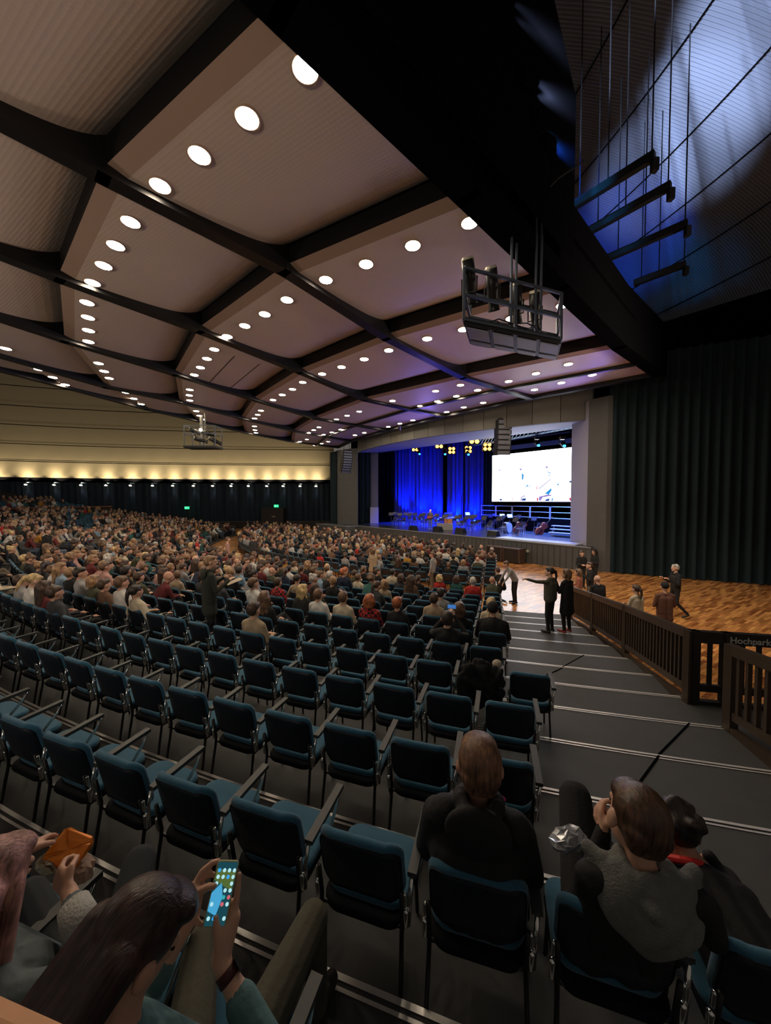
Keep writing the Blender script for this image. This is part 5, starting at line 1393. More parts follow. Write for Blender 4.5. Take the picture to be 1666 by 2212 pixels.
# phone user at the lower left
PH_B = aty(463, 1998, 1.10)
PH_T = aty(494, 1862, 1.185)
up = (PH_T - PH_B).normalized(); ctr = (PH_B + PH_T) / 2
nrm = (V3((0, 0, EYE)) - ctr); nrm = (nrm - up * nrm.dot(up)).normalized(); rt = up.cross(nrm).normalized()
PHM = Matrix.Translation(ctr) @ Matrix((rt, up, nrm)).transposed().to_4x4()
PW, PHH = .070, (PH_T - PH_B).length + .01
ph = empty('smartphone', (0, 0, 0), 0, 'smartphone with a pale green case and lit icon screen held by both hands', 'phone'); ph.matrix_world = PHM
mb = MB(); V, Fc = pad(PW, PHH, .011, .011, .003); mb.add(V, Fc); mb.build('case', mat('pale_green_case', (.42, .44, .25), .4), ph, smooth=True)
def scr(z, poly, m, name, parent=None): return MB().add([(x, y, z) for x, y in poly], [tuple(range(len(poly)))]).build(name, m, parent or ph)
w2, h2 = PW / 2 - .004, PHH / 2 - .004
scn = scr(.0062, [(-w2, -h2), (w2, -h2), (w2, h2), (-w2, h2)], mat('phone_screen', (0, 0, 0), .3, emit=(.006, .055, .075), estr=1.0), 'display')
scr(.0064, [(-w2, -h2 * .55), (-w2 * .1, -h2 * .7), (w2 * .2, -.01), (-w2 * .2, .025), (-w2, .0)], mat('phone_sky', (0, 0, 0), .3, emit=(.06, .36, .62), estr=1.0), 'wallpaper', scn)
scr(.0064, [(-w2, .03), (w2 * .9, .005), (w2, .05), (-w2, .058)], mat('phone_field', (0, 0, 0), .3, emit=(.08, .13, .03), estr=1.0), 'wallpaper', scn)
IC = {'w': (.42, .75, .8), 'b': (.04, .35, .8), 'r': (.6, .12, .15), 't': (.03, .4, .42)}
IM = {k: mat('icon_' + k, (0, 0, 0), .4, emit=v, estr=1.0) for k, v in IC.items()}
lay = ['bwww', 'wwbw', 'w..w', '..ww', '..tr', 'w.rw', '....', 'wb.w']
for r_, row in enumerate(lay):
    for c_, ch in enumerate(row):
        if ch == '.': continue
        x = -w2 + .0085 + c_ * .0158; y = h2 - .020 - r_ * (PHH - .035) / 7.6
        scr(.0067, [(x + .0052 * math.cos(a), y + .0052 * math.sin(a)) for a in [i * PI / 8 for i in range(16)]], IM[ch], 'app_icon', scn)
s = seat_at(13, 3)
if s is None: s = nearest(300, 2000)
s.who = 'hero'; SX = s
Minv = (Matrix.Translation(s.p) @ Matrix.Rotation(s.rz, 4, 'Z')).inverted()
Lc = lambda p: tuple(Minv @ V3(p))                      # world -> seat frame
Ph = lambda x, y, z=0.0: PHM @ V3((x, y, z))            # phone frame -> world
Ld = lambda d: tuple(Minv.to_3x3() @ V3(d))
headw = aty(300, 2035, .96); hl = V3(Lc(headw))
shl = hl + V3((0, -.09, -.20))
S = custom_body(hl, shl)
look = V3(Lc(ctr)) - hl
HM = Matrix.Translation(hl) @ Matrix.Rotation(math.atan2(-look.x, look.y), 4, 'Z') @ Matrix.Rotation(math.radians(-42), 4, 'X') @ Matrix.Scale(1.08, 4)
S += head_shapes(HM)
# right hand: below and right of the phone, thumb over the screen
rw = Ph(.040, -.150, -.015); re = aty(585, 2290, .98)
rwl = V3(Lc(rw)); rel = V3(Lc(re))
S += [('c', tuple(shl + V3((.165, 0, -.03))), tuple(rel), .058, .05, 1), ('c', tuple(rel), tuple(rel + (rwl - rel) * .55), .052, .046, 1), ('c', tuple(rel + (rwl - rel) * .5), tuple(rwl), .032, .026, 0)]
def chain(pts_, rad, mi=0):
    P = [Lc(Ph(*p)) for p in pts_]
    return [('c', P[i], P[i + 1], rad[i], rad[i + 1], mi) for i in range(len(P) - 1)]
S += chain([(.040, -.150, -.015), (.038, -.085, -.020)], [.026, .030]) + chain([(.050, -.140, -.015), (.055, -.06, -.016)], [.022, .022])
S += chain([(.052, -.06, -.018), (.053, -.02, -.008), (.047, .022, -.004), (.043, .045, .002)], [.014, .0105, .0095, .0085])   # index along the edge
S += chain([(.045, -.065, -.024), (.040, -.03, -.022), (.010, -.012, -.020), (-.012, -.01, -.018)], [.014, .010, .0095, .0085])
S += chain([(.040, -.075, -.024), (.030, -.045, -.024), (.002, -.035, -.020), (-.020, -.032, -.018)], [.013, .010, .0095, .0085])
S += chain([(.034, -.088, -.022), (.022, -.065, -.022), (.0, -.058, -.018), (-.018, -.056, -.016)], [.012, .009, .0085, .0075])
S += chain([(.034, -.125, -.004), (.018, -.095, .010), (.006, -.070, .016), (.000, -.052, .016)], [.019, .0145, .0115, .0095])   # thumb
# left hand
lw = Ph(-.085, -.075, -.03); le = aty(250, 2260, .98); lwl = V3(Lc(lw)); lel = V3(Lc(le))
S += [('c', tuple(shl + V3((-.165, 0, -.03))), tuple(lel), .058, .05, 1), ('c', tuple(lel), tuple(lel + (lwl - lel) * .6), .052, .044, 1), ('c', tuple(lel + (lwl - lel) * .5), tuple(lwl), .032, .026, 0)]
S += chain([(-.085, -.075, -.03), (-.088, .00, -.022)], [.026, .024]) + chain([(-.075, -.07, -.03), (-.074, -.01, -.024)], [.022, .020])
S += chain([(-.090, .005, -.022), (-.078, .045, -.016), (-.052, .068, -.010), (-.034, .074, -.006)], [.0135, .0108, .0098, .0085])
S += chain([(-.084, .002, -.024), (-.070, .032, -.02), (-.048, .040, -.014), (-.032, .038, -.010)], [.013, .0105, .0095, .0085])
S += chain([(-.078, -.012, -.026), (-.060, .004, -.026), (-.042, .008, -.018), (-.028, .006, -.012)], [.013, .010, .0095, .0085])
S += chain([(-.076, -.05, -.028), (-.062, -.062, -.022), (-.048, -.072, -.014), (-.036, -.074, -.010)], [.013, .0098, .009, .008])
S += chain([(-.084, -.02, -.018), (-.066, .004, .004), (-.046, .016, .014), (-.026, .018, .016)], [.016, .0130, .0115, .0098])  # thumb over the glass
for sx, kp, an in ((1, (676, 1985, 1.56), None), (-1, (436, 2035, 1.46), None)):
    K = V3(Lc(aty(*kp))); A_ = K + V3((0, .04, -.47)); A_.z = .10
    S += [('c', (sx * .09, -.05, .54), tuple(K), .090, .068, 2), ('c', tuple(K), tuple(A_), .064, .044, 2), ('c', tuple(A_ + V3((0, -.02, -.04))), tuple(A_ + V3((0, .14, -.055))), .04, .034, 3)]
TEALJ = mat('teal_sweater', (.085, .17, .18), .9, noise=.2, scale=14, bump=.5, bscale=35)
OLIV = mat('olive_trousers', (.075, .070, .050), .9, noise=.2, scale=9, bump=.4, bscale=40)
o = person(S, HM, [SKINS[1], TEALJ, OLIV, SHOE, H_(0)], None, None, s.p, s.rz, 'person in a teal sweater looking down at a phone in both hands', voxel=.0062, face=True, it=3)
Sh = [('e', (0, -.028, .036), (.092, .108, .100), 4, Matrix.Identity(3)), ('e', (0, .045, .085), (.074, .060, .040), 4, Matrix.Identity(3))]
for x in (-.06, -.02, .02, .06): Sh.append(('c', (x, -.08, .0), (x * 1.2, -.115, -.17), .052, .040, 4))
me = remesh(Sh, .007, 2); h = D.objects.new('hair', me); COL.objects.link(h); h.parent = o; h.matrix_local = HM; set_mats(h, [hairm('hair_hero_black', (.028, .014, .013), .42)] * 5)
# watch and strap on the right wrist
wd_ = (rwl - rel).normalized(); wp = rwl - wd_ * .045
W = empty('wristwatch', (0, 0, 0), 0, 'black smartwatch with a dark red strap on the raised wrist', 'watch'); W.matrix_world = Matrix.Translation(s.p) @ Matrix.Rotation(s.rz, 4, 'Z')
MB().tube([wp - wd_ * .014, wp + wd_ * .014], .0315, 20).build('strap', mat('watch_strap', (.05, .008, .008), .6), W, smooth=True)
cd = (V3(Lc((0, 0, EYE))) - wp); cd = (cd - wd_ * cd.dot(wd_)).normalized(); sd2 = wd_.cross(cd); cq = wp + (cd * .35 + sd2 * .93).normalized() * .035
MB().beam(cq - wd_ * .02, cq + wd_ * .02, .010, .036, 0, tuple(cd)).build('watch_case', mat('watch_case', (.02, .02, .025), .15), W)

# person with pinkish hair at the left edge, snack bag in hands
s = seat_at(13, 4) or nearest(20, 1950); s.who = 'hero'
Minv = (Matrix.Translation(s.p) @ Matrix.Rotation(s.rz, 4, 'Z')).inverted()
headw = aty(-14, 1905, 1.12); hl = V3(Lc(headw)); shl = hl + V3((0, -.06, -.22)); S = custom_body(hl, shl, 1.05)
HM = Matrix.Translation(hl) @ Matrix.Rotation(math.radians(14), 4, 'Z') @ Matrix.Rotation(math.radians(-22), 4, 'X'); S += head_shapes(HM)
BG = aty(150, 1835, 1.42)
BM = Matrix.Translation(BG) @ Matrix.Rotation(.45, 4, 'Y') @ Matrix.Rotation(.6, 4, 'X')
rwW = aty(148, 1925, 1.28); rwl = V3(Lc(rwW)); E1 = V3(Lc(aty(215, 2110, 1.10)))
S += [('c', tuple(shl + V3((.17, 0, -.03))), tuple(E1), .060, .052, 1), ('c', tuple(E1), tuple(E1 + (rwl - E1) * .8), .052, .042, 1), ('c', tuple(E1 + (rwl - E1) * .7), tuple(rwl), .030, .026, 0)]
S += hand(rwl, V3(Ld(aty(112, 1872, 1.34) - rwW)), V3((.1, .8, -.2)), V3((-.5, .1, .6)), (.75, .8, .85, .9), .7)
lwW = aty(40, 1850, 1.30); lwl = V3(Lc(lwW)); E2 = V3(Lc(aty(-70, 1990, 1.1)))
S += [('c', tuple(shl + V3((-.17, 0, -.03))), tuple(E2), .060, .052, 1), ('c', tuple(E2), tuple(lwl), .046, .034, 1)]
S += hand(lwl, V3(Ld(aty(85, 1812, 1.40) - lwW)), V3((.2, .2, -.9)), V3((.3, .5, .4)), (.2, .22, .25, .3), .35)
for sx, kp in ((1, (300, 1865, 1.72)), (-1, (60, 1940, 1.55))):
    K = V3(Lc(aty(*kp))); A_ = K + V3((0, .04, -.47)); A_.z = .10
    S += [('c', (sx * .09, -.05, .54), tuple(K), .092, .074, 2), ('c', tuple(K), tuple(A_), .066, .044, 2), ('c', tuple(A_ + V3((0, -.02, -.04))), tuple(A_ + V3((0, .14, -.055))), .04, .034, 3)]
BLG = mat('blue_grey_jacket', (.10, .125, .13), .85, noise=.25, scale=12, bump=.5, bscale=30)
o = person(S, HM, [SKINS[1], BLG, mat('dark_leggings', (.018, .022, .026), .9), SHOE, H_(3)], None, None, s.p, s.rz, 'long haired person cut by the left edge in a grey blue jacket eating snacks', voxel=.0068, face=True)
h = D.objects.new('hair', hair_mesh('long', .008)); COL.objects.link(h); h.parent = o; h.matrix_local = HM; set_mats(h, [hairm('hair_pinkish', (.30, .15, .13), .5)] * 5)
q = E1 + (rwl - E1) * .45; q2 = E1 + (rwl - E1) * .82
c_ = MB().tube([q, (q + q2) / 2, q2], [.056, .053, .046], 16).build('cuff', mat('white_knit', (.42, .42, .39), .95, bump=.8, bscale=120), o, smooth=True); c_['label'] = 'white ribbed sleeve'
bag = empty('snack_bag', (0, 0, 0), 0, 'open orange and clear snack bag held by the left edge person', 'bag'); bag.matrix_world = BM
rr = random.Random(9)
def crumple(mb, a): mb.v = [(x + rr.uniform(-a, a), y + rr.uniform(-a, a), z + rr.uniform(-a, a)) for x, y, z in mb.v]; return mb
V, Fc = pad(.13, .11, .03, .02, .008); crumple(MB().add(V, Fc), .003).build('orange_wrapper', mat('orange_foil', (.75, .22, .02), .28, .2), bag)
mb = MB().ell((.07, -.035, -.03), (.06, .045, .035), 14, 9); crumple(mb, .006).build('bread', mat('bread_crust', (.40, .27, .20), .8, noise=.4, scale=50), bag)
mb = MB().ell((-.035, -.055, -.01), (.05, .03, .025), 12, 8); crumple(mb, .008).build('clear_film', mat('clear_film', (.42, .38, .28), .2, .3), bag)
MB().ell((.03, -.045, -.005), (.02, .014, .012), 10, 7).build('red_label', mat('red_foil', (.65, .04, .03), .3), bag)

# ------------------------------------------------------------------ standing people
def stand_at(px, py, z, h, rz, lab, mats, style, hm, voxel=.012, **kw):
    p = atz(px, py, z); S, HM = standing(h=h, **kw)
    return person(S, HM, mats, style, hm, (p.x, p.y, z), rz, lab, voxel=voxel)
GREENP = mat('parka_green', (.022, .026, .017), .85, noise=.25, scale=10, bump=.4, bscale=30)
p = pol(RN(9) + .30, 24.5, RISE * 9)
tp_ = aty(455, 1300, 7.0)
S, HM = standing(h=1.86, arms='cup', yaw=-12, coat=.55, w=1.12)
p = V3((-3.42, 6.95, 0)); R_ = math.hypot(p.x - CX, p.y - CY); n_ = int((R_ - R0) / PR); p.z = RISE * n_
o = person(S, HM, [SKINS[1], GREENP, TRS[0], SHOE, H_(3)], 'short', H_(3), p, -math.radians(52), 'tall man in a dark green parka standing among empty chairs holding a paper', voxel=.011)
hood(o, HM.translation + V3((0, 0, -.02)), GREENP)
d_ = Matrix.Rotation(-math.radians(52), 3, 'Z')
o2 = MB().box((0, 0, 0), (.21, .29, .004)).build('paper_sheet', mat('paper', (.5, .42, .3), .8), None, V3(p) + d_ @ V3((0, .46, 1.28)), -math.radians(52)); o2.rotation_euler = (.3, 0, -math.radians(52)); tag(o2, 'pale sheet of paper held by the man in the green parka', 'paper')
for s_ in SEATS:
    if (s_.p - V3(p)).length < .42: s_.who = 'skip' 

z4 = RISE * 4
OL = mat('olive_grey_sweater', (.085, .083, .062), .95, noise=.15, scale=12)
stand_at(1188, 1366, z4, 1.74, math.radians(38), 'man in a grey green sweater on the steps pointing left with outstretched arm', [SKINS[1], OL, TRS[0], SHOE, H_(0)], 'ponytail', H_(0), arms='down', arm_l='point', arm_r='hip', yaw=25, w=1.18)
stand_at(1224, 1366, z4, 1.68, math.radians(25), 'person in a long black coat and red boots beside the pointing man', [SKINS[1], TOPS[0], TRS[0], mat('boot_red', (.30, .03, .025), .5), H_(2)], 'bob', H_(2), arms='cross', coat=.9, yaw=30, fem=True)
stand_at(1256, 1270, 0, 1.70, math.radians(165), 'woman in a black suit standing by the curtain, facing the camera', [SKINS[1], TOPS[0], TRS[0], SHOE, H_(1)], 'short', H_(1), arms='front', fem=True)
stand_at(1284, 1266, 0, 1.72, math.radians(100), 'person with long black hair standing right of the suited woman', [SKINS[2], TOPS[0], TRS[0], SHOE, H_(0)], 'long', H_(0), arms='front', fem=True)
stand_at(1274, 1316, 0, 1.74, math.radians(75), 'man in a black jacket talking with a light cup in hand near the railing start', [SKINS[1], TOPS[0], TRS[4], SHOE, H_(1)], 'short', H_(1), arms='cup')
stand_at(1250, 1330, 0, 1.62, math.radians(60), 'person in a rust coloured top half hidden behind the pointing man', [SKINS[1], mat('rust_top', (.30, .10, .06), .9), TRS[0], SHOE, H_(2)], 'bob', H_(2), arms='front', fem=True)
stand_at(1290, 1362, 0, 1.70, math.radians(10), 'bald man in a black coat standing behind the railing', [SKINS[1], TOPS[0], TRS[0], SHOE, H_(6)], None, None, arms='front', w=1.1)
stand_at(1374, 1398, 0, 1.70, math.radians(12), 'woman in a cream sweater with a long brown ponytail behind the railing', [SKINS[1], TOPS[4], TRS[0], SHOE, H_(1)], 'ponytail', H_(1), arms='cross', fem=True)
stand_at(1434, 1396, 0, 1.76, math.radians(-5), 'man in a brown coat and black beanie behind the railing', [SKINS[1], mat('brown_coat', (.13, .055, .035), .9, noise=.2, scale=8), TRS[0], SHOE, H_(0)], 'beanie', mat('beanie_black', (.01, .01, .012), .9), arms='front', coat=.45, w=1.12)
stand_at(1458, 1334, 0, 1.84, math.radians(85), 'grey haired man in a black suit striding across the parquet', [SKINS[1], TOPS[0], TRS[0], SHOE, H_(6)], 'short', H_(6), arms='cup', legs='walk')
stand_at(1112, 1303, 0, 1.74, math.radians(95), 'man in a grey shirt bending over beside the kneeling man', [SKINS[1], TOPS[9], TRS[0], SHOE, H_(2)], 'short', H_(2), arms='knee', bend=30)
S, HM = standing(h=1.76, arms='knee', legs='stand', bend=14)
stand_at(935, 1278, 0, 1.74, math.radians(60), 'man in a light grey sweater standing in the flat seating block', [SKINS[0], TOPS[9], TRS[4], SHOE, H_(2)], 'short', H_(2), arms='down', yaw=20)
stand_at(806, 1262, 0, 1.68, math.radians(20), 'woman in a dusty orange scarf and pale coat standing between rows', [SKINS[1], TOPS[5], TRS[0], SHOE, H_(5)], 'bob', H_(2), arms='front', fem=True, coat=.6)
stand_at(492, 1232, RISE * 3, 1.74, math.radians(-60), 'man in a dusty pink shirt standing in the left audience', [SKINS[1], TOPS[12], TRS[1], SHOE, H_(2)], 'short', H_(2), arms='down')
stand_at(548, 1222, RISE * 1, 1.76, math.radians(30), 'man in a charcoal coat standing in the middle of the audience', [SKINS[1], TOPS[1], TRS[0], SHOE, H_(1)], 'short', H_(1), arms='front')
stand_at(104, 1232, RISE * 9, 1.76, math.radians(-80), 'tall person in black standing in the left aisle', [SKINS[1], TOPS[0], TRS[0], SHOE, H_(1)], 'short', H_(1), arms='down', coat=.4)
for i, (px, lab, top, st_) in enumerate([(536, 'far woman in a striped poncho standing on the parquet below the dark curtain', mat('striped_poncho', (.25, .24, .22), .9), 'bob'), (550, 'far person in black standing right of the striped poncho', TOPS[0], 'short'), (556, 'far person in dark brown standing in the far group', TOPS[13], 'long'), (577, 'far man in an open dark suit with white shirt, gesturing', TOPS[2], 'short'), (622, 'far man in a black jacket over a white shirt standing alone', TOPS[0], 'short')]):
    p_ = atz(px, 1158 + (i % 2) * 2, 0)
    stand_at(px, 1158 + (i % 2) * 2, 0, 1.72, rnd() * 6, lab, [SKINS[i % 3], top, TRS[0], SHOE, H_(i % 4)], st_, H_(i % 4), voxel=.03, arms='front' if i != 3 else 'hip')
# kneeling man
p_ = atz(1085, 1298, 0); S, HM = standing(h=1.76, arms='knee', bend=24)
S = [(q[0], (q[1][0], q[1][1], q[1][2] - .42), (q[2][0], q[2][1], q[2][2] - .42), *q[3:]) if q[0] == 'c' else (q[0], (q[1][0], q[1][1], q[1][2] - .42), *q[2:]) for q in S if not (q[0] == 'c' and q[5] in (2, 3))]
S += [('c', (.09, 0, .50), (.13, .42, .50), .088, .066, 2), ('c', (.13, .42, .50), (.13, .40, .10), .06, .042, 2), ('c', (.13, .37, .06), (.14, .54, .035), .04, .034, 3),
      ('c', (-.09, 0, .50), (-.11, .10, .075), .088, .066, 2), ('c', (-.11, .10, .075), (-.11, -.34, .07), .06, .042, 2), ('c', (-.11, -.33, .06), (-.11, -.42, .04), .04, .034, 3)]
HM = Matrix.Translation((0, 0, -.42)) @ HM
person(S, HM, [SKINS[1], TOPS[0], TRS[0], SHOEW, H_(1)], 'short', H_(1), (p_.x, p_.y, 0), math.radians(20), 'dark haired man in black kneeling at the end of the flat row, white soles', voxel=.012)
# guitarist
p_ = atz(930, 1143, SH); p_.z = SH
S, HM = standing(h=1.80, arm_l='cup', arm_r='front', w=1.0)
g = person(S, HM, [SKINS[0], TOPS[1], TRS[3], SHOEW, H_(6)], 'short', H_(6), p_, math.radians(165), 'guitarist in dark shirt and jeans standing on stage in a warm spotlight', voxel=.02)
gt = empty('electric_guitar', p_ + V3((-.05, -.22, 1.08)), math.radians(165 + 180), 'reddish electric guitar played by the musician on stage', 'guitar')
MB().ell((-.12, 0, 0), (.17, .03, .13), 16, 8).ell((.02, 0, .0), (.11, .03, .10), 14, 8).build('body', mat('guitar_red', (.55, .10, .08), .3), gt)
MB().beam((.08, 0, .0), (.58, 0, .30), .03, .05).build('neck', mat('guitar_neck', (.15, .08, .04), .4), gt)
# ------------------------------------------------------------------ AUDIENCE
# body variants: poses shared by the audience members
POSES = [dict(arms='lap', legs='normal'), dict(arms='cross', legs='wide'), dict(arms='knees', legs='wide', lean=28, pitch=-6), dict(arms='phone', legs='normal', pitch=-28, head_fwd=.03), dict(arms='lap', legs='cross', yaw=22),
         dict(arms='chin', legs='normal', yaw=-14), dict(arms='spread', legs='out', lean=-16), dict(arms='cross', legs='cross', yaw=-40), dict(arms='lap', legs='out', yaw=45, fem=True), dict(arms='knees', legs='normal', lean=18, yaw=-20, fem=True), dict(arms='lap', legs='normal', fem=True, yaw=-10)]
PNAME = ['with hands in the lap', 'with arms crossed', 'leaning forward on the knees', 'looking down with raised hands', 'with crossed legs', 'with a hand at the chin', 'leaning back', 'turned to the right with crossed legs', 'turned to the left', 'hunched forward', 'sitting upright']
VAR = []
for kw in POSES:
    S, HM = seated(**kw); VAR.append((remesh(S, .021, 3), HM))
PH_SHOOT = seated(arms='photo', legs='wide', w=1.08)
HN = ['black', 'dark brown', 'brown', 'light brown', 'blond', 'red', 'grey']
def crowd_member(s, vi, style, hi, ti, tr, skin, lab):
    me, HM = VAR[vi]
    o = D.objects.new('person', me); COL.objects.link(o); o.location = s.p; o.rotation_euler = (0, 0, s.rz + s.tw)
    sc_ = s.sc; o.scale = (sc_, sc_, sc_)
    set_mats(o, [SKINS[skin], TOPS[ti] if isinstance(ti, int) else ti, TRS[tr], SHOE if s.k % 3 else SHOEW, HAIRS[hi]])
    tag(o, lab, 'person', 'seated audience'); put_hair(o, style, HAIRS[hi], HM, .016)
    s.who = 'p'; return o
def plaid(name, c1, c2):
    m = mat(name, c1, .9); nt = m.node_tree; b = nt.nodes['Principled BSDF']; tc = nt.nodes.new('ShaderNodeTexCoord')
    ck = nt.nodes.new('ShaderNodeTexChecker'); ck.inputs['Scale'].default_value = 16; ck.inputs['Color1'].default_value = (*c1, 1); ck.inputs['Color2'].default_value = (*c2, 1)
    nt.links.new(tc.outputs['Object'], ck.inputs['Vector']); nt.links.new(ck.outputs['Color'], b.inputs['Base Color']); return m
PLAID = plaid('red_plaid', (.45, .03, .03), (.03, .008, .01))
for s in SEATS: s.tw = 0; s.sc = 1
tn = TOPN.index
SPEC = [(543, 1298, 0, 'short', 1, tn('beige'), 'in a beige sweater with short dark hair'), (588, 1305, 4, 'long', 2, tn('black'), 'in a black hooded jacket with brown hair'), (606, 1258, 0, 'short', 1, PLAID, 'in a red plaid shirt with short dark hair'),
        (655, 1270, 9, 'long', 4, tn('black'), 'with long wavy blond hair'), (700, 1272, 0, 'short', 2, tn('white'), 'in a white shirt with short brown hair'), (762, 1280, 0, 'short', 2, tn('cream'), 'in a cream shirt bending slightly'),
        (806, 1288, 1, 'bob', 5, PLAID, 'with light red hair and a red plaid shirt'), (850, 1292, 10, 'short', 5, tn('black'), 'with reddish hair, all in black'), (932, 1283, 0, 'short', 1, tn('beige'), 'in a tan jacket'),
        (958, 1300, 0, 'short', 0, tn('light grey'), 'in a light grey hoodie with dark hair'), (1003, 1305, 10, 'bob', 2, tn('black'), 'in black with a brown bob'), (1042, 1298, 10, 'ponytail', 4, tn('cream'), 'in cream with a blond ponytail'),
        (70, 1272, 0, 'short', 1, tn('light grey'), 'in a light grey shirt at the left'), (112, 1268, 0, 'long', 1, tn('maroon'), 'in a maroon top'), (150, 1268, 6, 'short', 1, tn('charcoal'), 'large man in a charcoal jacket leaning back'), (243, 1272, 6, 'short', 1, tn('brown'), 'balding man in a dark brown sweater'),
        (215, 1262, 0, 'bob', 3, tn('olive green'), 'in a pale green hoodie'), (258, 1240, 2, 'bob', 1, tn('mustard'), 'in a mustard hoodie'), (320, 1255, 6, 'ponytail', 0, tn('cream'), 'in a cream hoodie with dark ponytail'), (345, 1232, 9, 'short', 1, tn('dusty pink'), 'in dusty pink leaning forward'),
        (128, 1232, 1, 'short', 2, tn('white'), 'in a white shirt with brown hair'), (950, 1250, 10, 'bob', 4, tn('red'), 'in red with blond hair'), (1002, 1252, 10, 'bob', 1, tn('teal green'), 'in a teal top'), (1048, 1252, 9, None, 6, tn('olive green'), 'bald, in an olive jacket'),
        (905, 1245, 0, 'ponytail', 1, tn('black'), 'in black with a pale collar'), (862, 1245, 0, 'bob', 1, tn('charcoal'), 'in an off shoulder grey top'), (740, 1235, 2, 'curly', 5, tn('black'), 'with curly orange hair'), (480, 1250, 5, 'short', 1, tn('charcoal'), 'in black turned to the right'),
        (690, 1195, 0, 'bob', 1, tn('red'), 'in bright red'), (1012, 1215, 0, 'bob', 3, tn('light grey'), 'in a patterned grey top'), (1045, 1212, 0, None, 6, tn('olive green'), 'balding, in pale green'), (880, 1192, 0, 'short', 1, tn('mustard'), 'in mustard near the stage')]
M_PH = None
for (px, py, vi, st_, hi, ti, d) in SPEC:
    s = nearest(px, py); s.tw = 0
    crowd_member(s, vi, st_, hi, ti, 0, 1 if px % 2 else 0, 'person %s, %s' % (d, row_name(s)))
# two men near the steps
BLKS = TOPS[0]
s = seat_at(7, 0); s.who = 'hero'
S, HM = seated(arms='lap', legs='wide', w=1.28, lean=2)
person(S, HM, [SKINS[1], BLKS, mat('khaki', (.26, .20, .13), .9), SHOE, H_(0)], 'beanie', mat('beanie_black', (.01, .01, .012), .9), s.p, s.rz, 'broad man in a black sweater and black cap at the aisle end', voxel=.012)
s = seat_at(8, 1); s.who = 'hero'
S, HM = seated(arms='photo', legs='wide', w=1.08)
person(S, HM, [SKINS[1], BLKS, TRS[0], SHOE, H_(0)], 'short', mat('hair_thin', (.03, .018, .014), .5), s.p, s.rz, 'man in black with thinning hair raising a phone to take a photo', voxel=.011)
q = Matrix.Translation(s.p) @ Matrix.Rotation(s.rz, 4, 'Z')
sp2 = empty('smartphone', q @ V3((0, .36, 1.23)), s.rz, 'raised smartphone with blue screen filming the stage', 'phone')
V, Fc = pad(.15, .075, .009, .01, .003); mb = MB().add([(x, s_, y) for x, y, s_ in V], Fc); mb.build('case', M_BLKM, sp2)
MB().add([(-.07, -.0055, -.033), (.07, -.0055, -.033), (.07, -.0055, .033), (-.07, -.0055, .033)], [(0, 1, 2, 3)]).build('display', mat('phone_blue', (0, 0, 0), .4, emit=(.06, .22, .6), estr=.7), sp2)
# coat hanging over the chair behind the photographer
s2 = seat_at(9, 1); s2.who = 'coat'
q = Matrix.Translation(s2.p) @ Matrix.Rotation(s2.rz, 4, 'Z'); S = []
rr = random.Random(2)
for i in range(90):
    x = rr.uniform(-.25, .25); z = .40 + .50 * rr.random() * (1 - abs(x) * .6)
    S.append(('e', (x, -.275 + rr.uniform(-.05, .04), z), (rr.uniform(.035, .06), .04, rr.uniform(.05, .11)), 0, Matrix.Rotation(rr.uniform(-.8, .8), 3, 'Y')))
me = remesh(S, .010, 9); o = D.objects.new('coat', me); COL.objects.link(o); o.matrix_world = q; set_mats(o, [mat('coat_black', (.006, .006, .007), .9, bump=.6, bscale=30)] * 5); tag(o, 'crumpled black coat draped over a chair back near the steps', 'coat')
o = MB().ell((0, 0, 0), (.06, .05, .055), 14, 9).build('knit_hat', mat('knit_beige', (.5, .42, .32), .9, bump=.6, bscale=120), None, q @ V3((.20, -.22, .90))); tag(o, 'beige knitted hat lying on top of the black coat', 'hat')

# random occupancy, steered by where the photo shows people
rr = random.Random(23)
def occ(s):
    x, y = proj((s.p.x, s.p.y, s.p.z + 1.2))
    if s.kind == 'upper': return .5 if x < 120 else .12
    if y > 1300: return 0
    if x < -45: return .5 if y < 1240 else 0
    lim = 1272 if x < 330 else 1252 if x < 560 else 1268 if x < 860 else 1258
    if y > lim: return 0.0
    if x < 75 and 1165 < y < 1250: return .25
    if 560 < x < 700 and y > 1235: return .45
    if x > 850 and 1205 < y: return .42
    if x > 700 and y > 1190: return .62
    if 130 < x < 240 and y < 1140: return .35
    return .86
far_people = []; near_cnt = sum(1 for s in SEATS if s.who == 'p')
cand = [s for s in SEATS if s.who is None and rr.random() < occ(s)]
for s in cand:
    s.tw = rr.uniform(-.25, .25); s.sc = rr.uniform(.97, 1.09); s.vi = rr.randrange(len(VAR)); fem = rr.random() < .45
    s.style = rr.choice(['long', 'bob', 'ponytail', 'bun', 'long', 'short']) if fem else rr.choice(['short', 'short', 'short', 'short', 'curly', 'beanie' if rr.random() < .4 else 'short', None if rr.random() < .5 else 'short'])
    s.hi = rr.choices(range(7), [18, 26, 26, 16, 9, 3, 5])[0]; s.ti = rr.choices(range(15), TW)[0]; s.tr = rr.randrange(5); s.skin = rr.choices(range(4), [35, 40, 18, 7])[0]
    if s.style == 'beanie' or (s.style is None): pass
NEARP = 300 - near_cnt - 30
hairword = {'short': 'short', 'long': 'long', 'bob': 'chin length', 'ponytail': 'tied back', 'bun': 'pinned up', 'curly': 'curly', 'beanie': 'capped', None: 'shaved'}
for s in cand[:NEARP]:
    lab = 'person, %s top, %s %s hair, %s, %s' % (TOPN[s.ti], hairword[s.style], HN[s.hi] if s.style else '', seat_name(s), row_name(s))
    lab = ' '.join(lab.split())
    crowd_member(s, s.vi, s.style, s.hi, s.ti, s.tr, s.skin, lab)
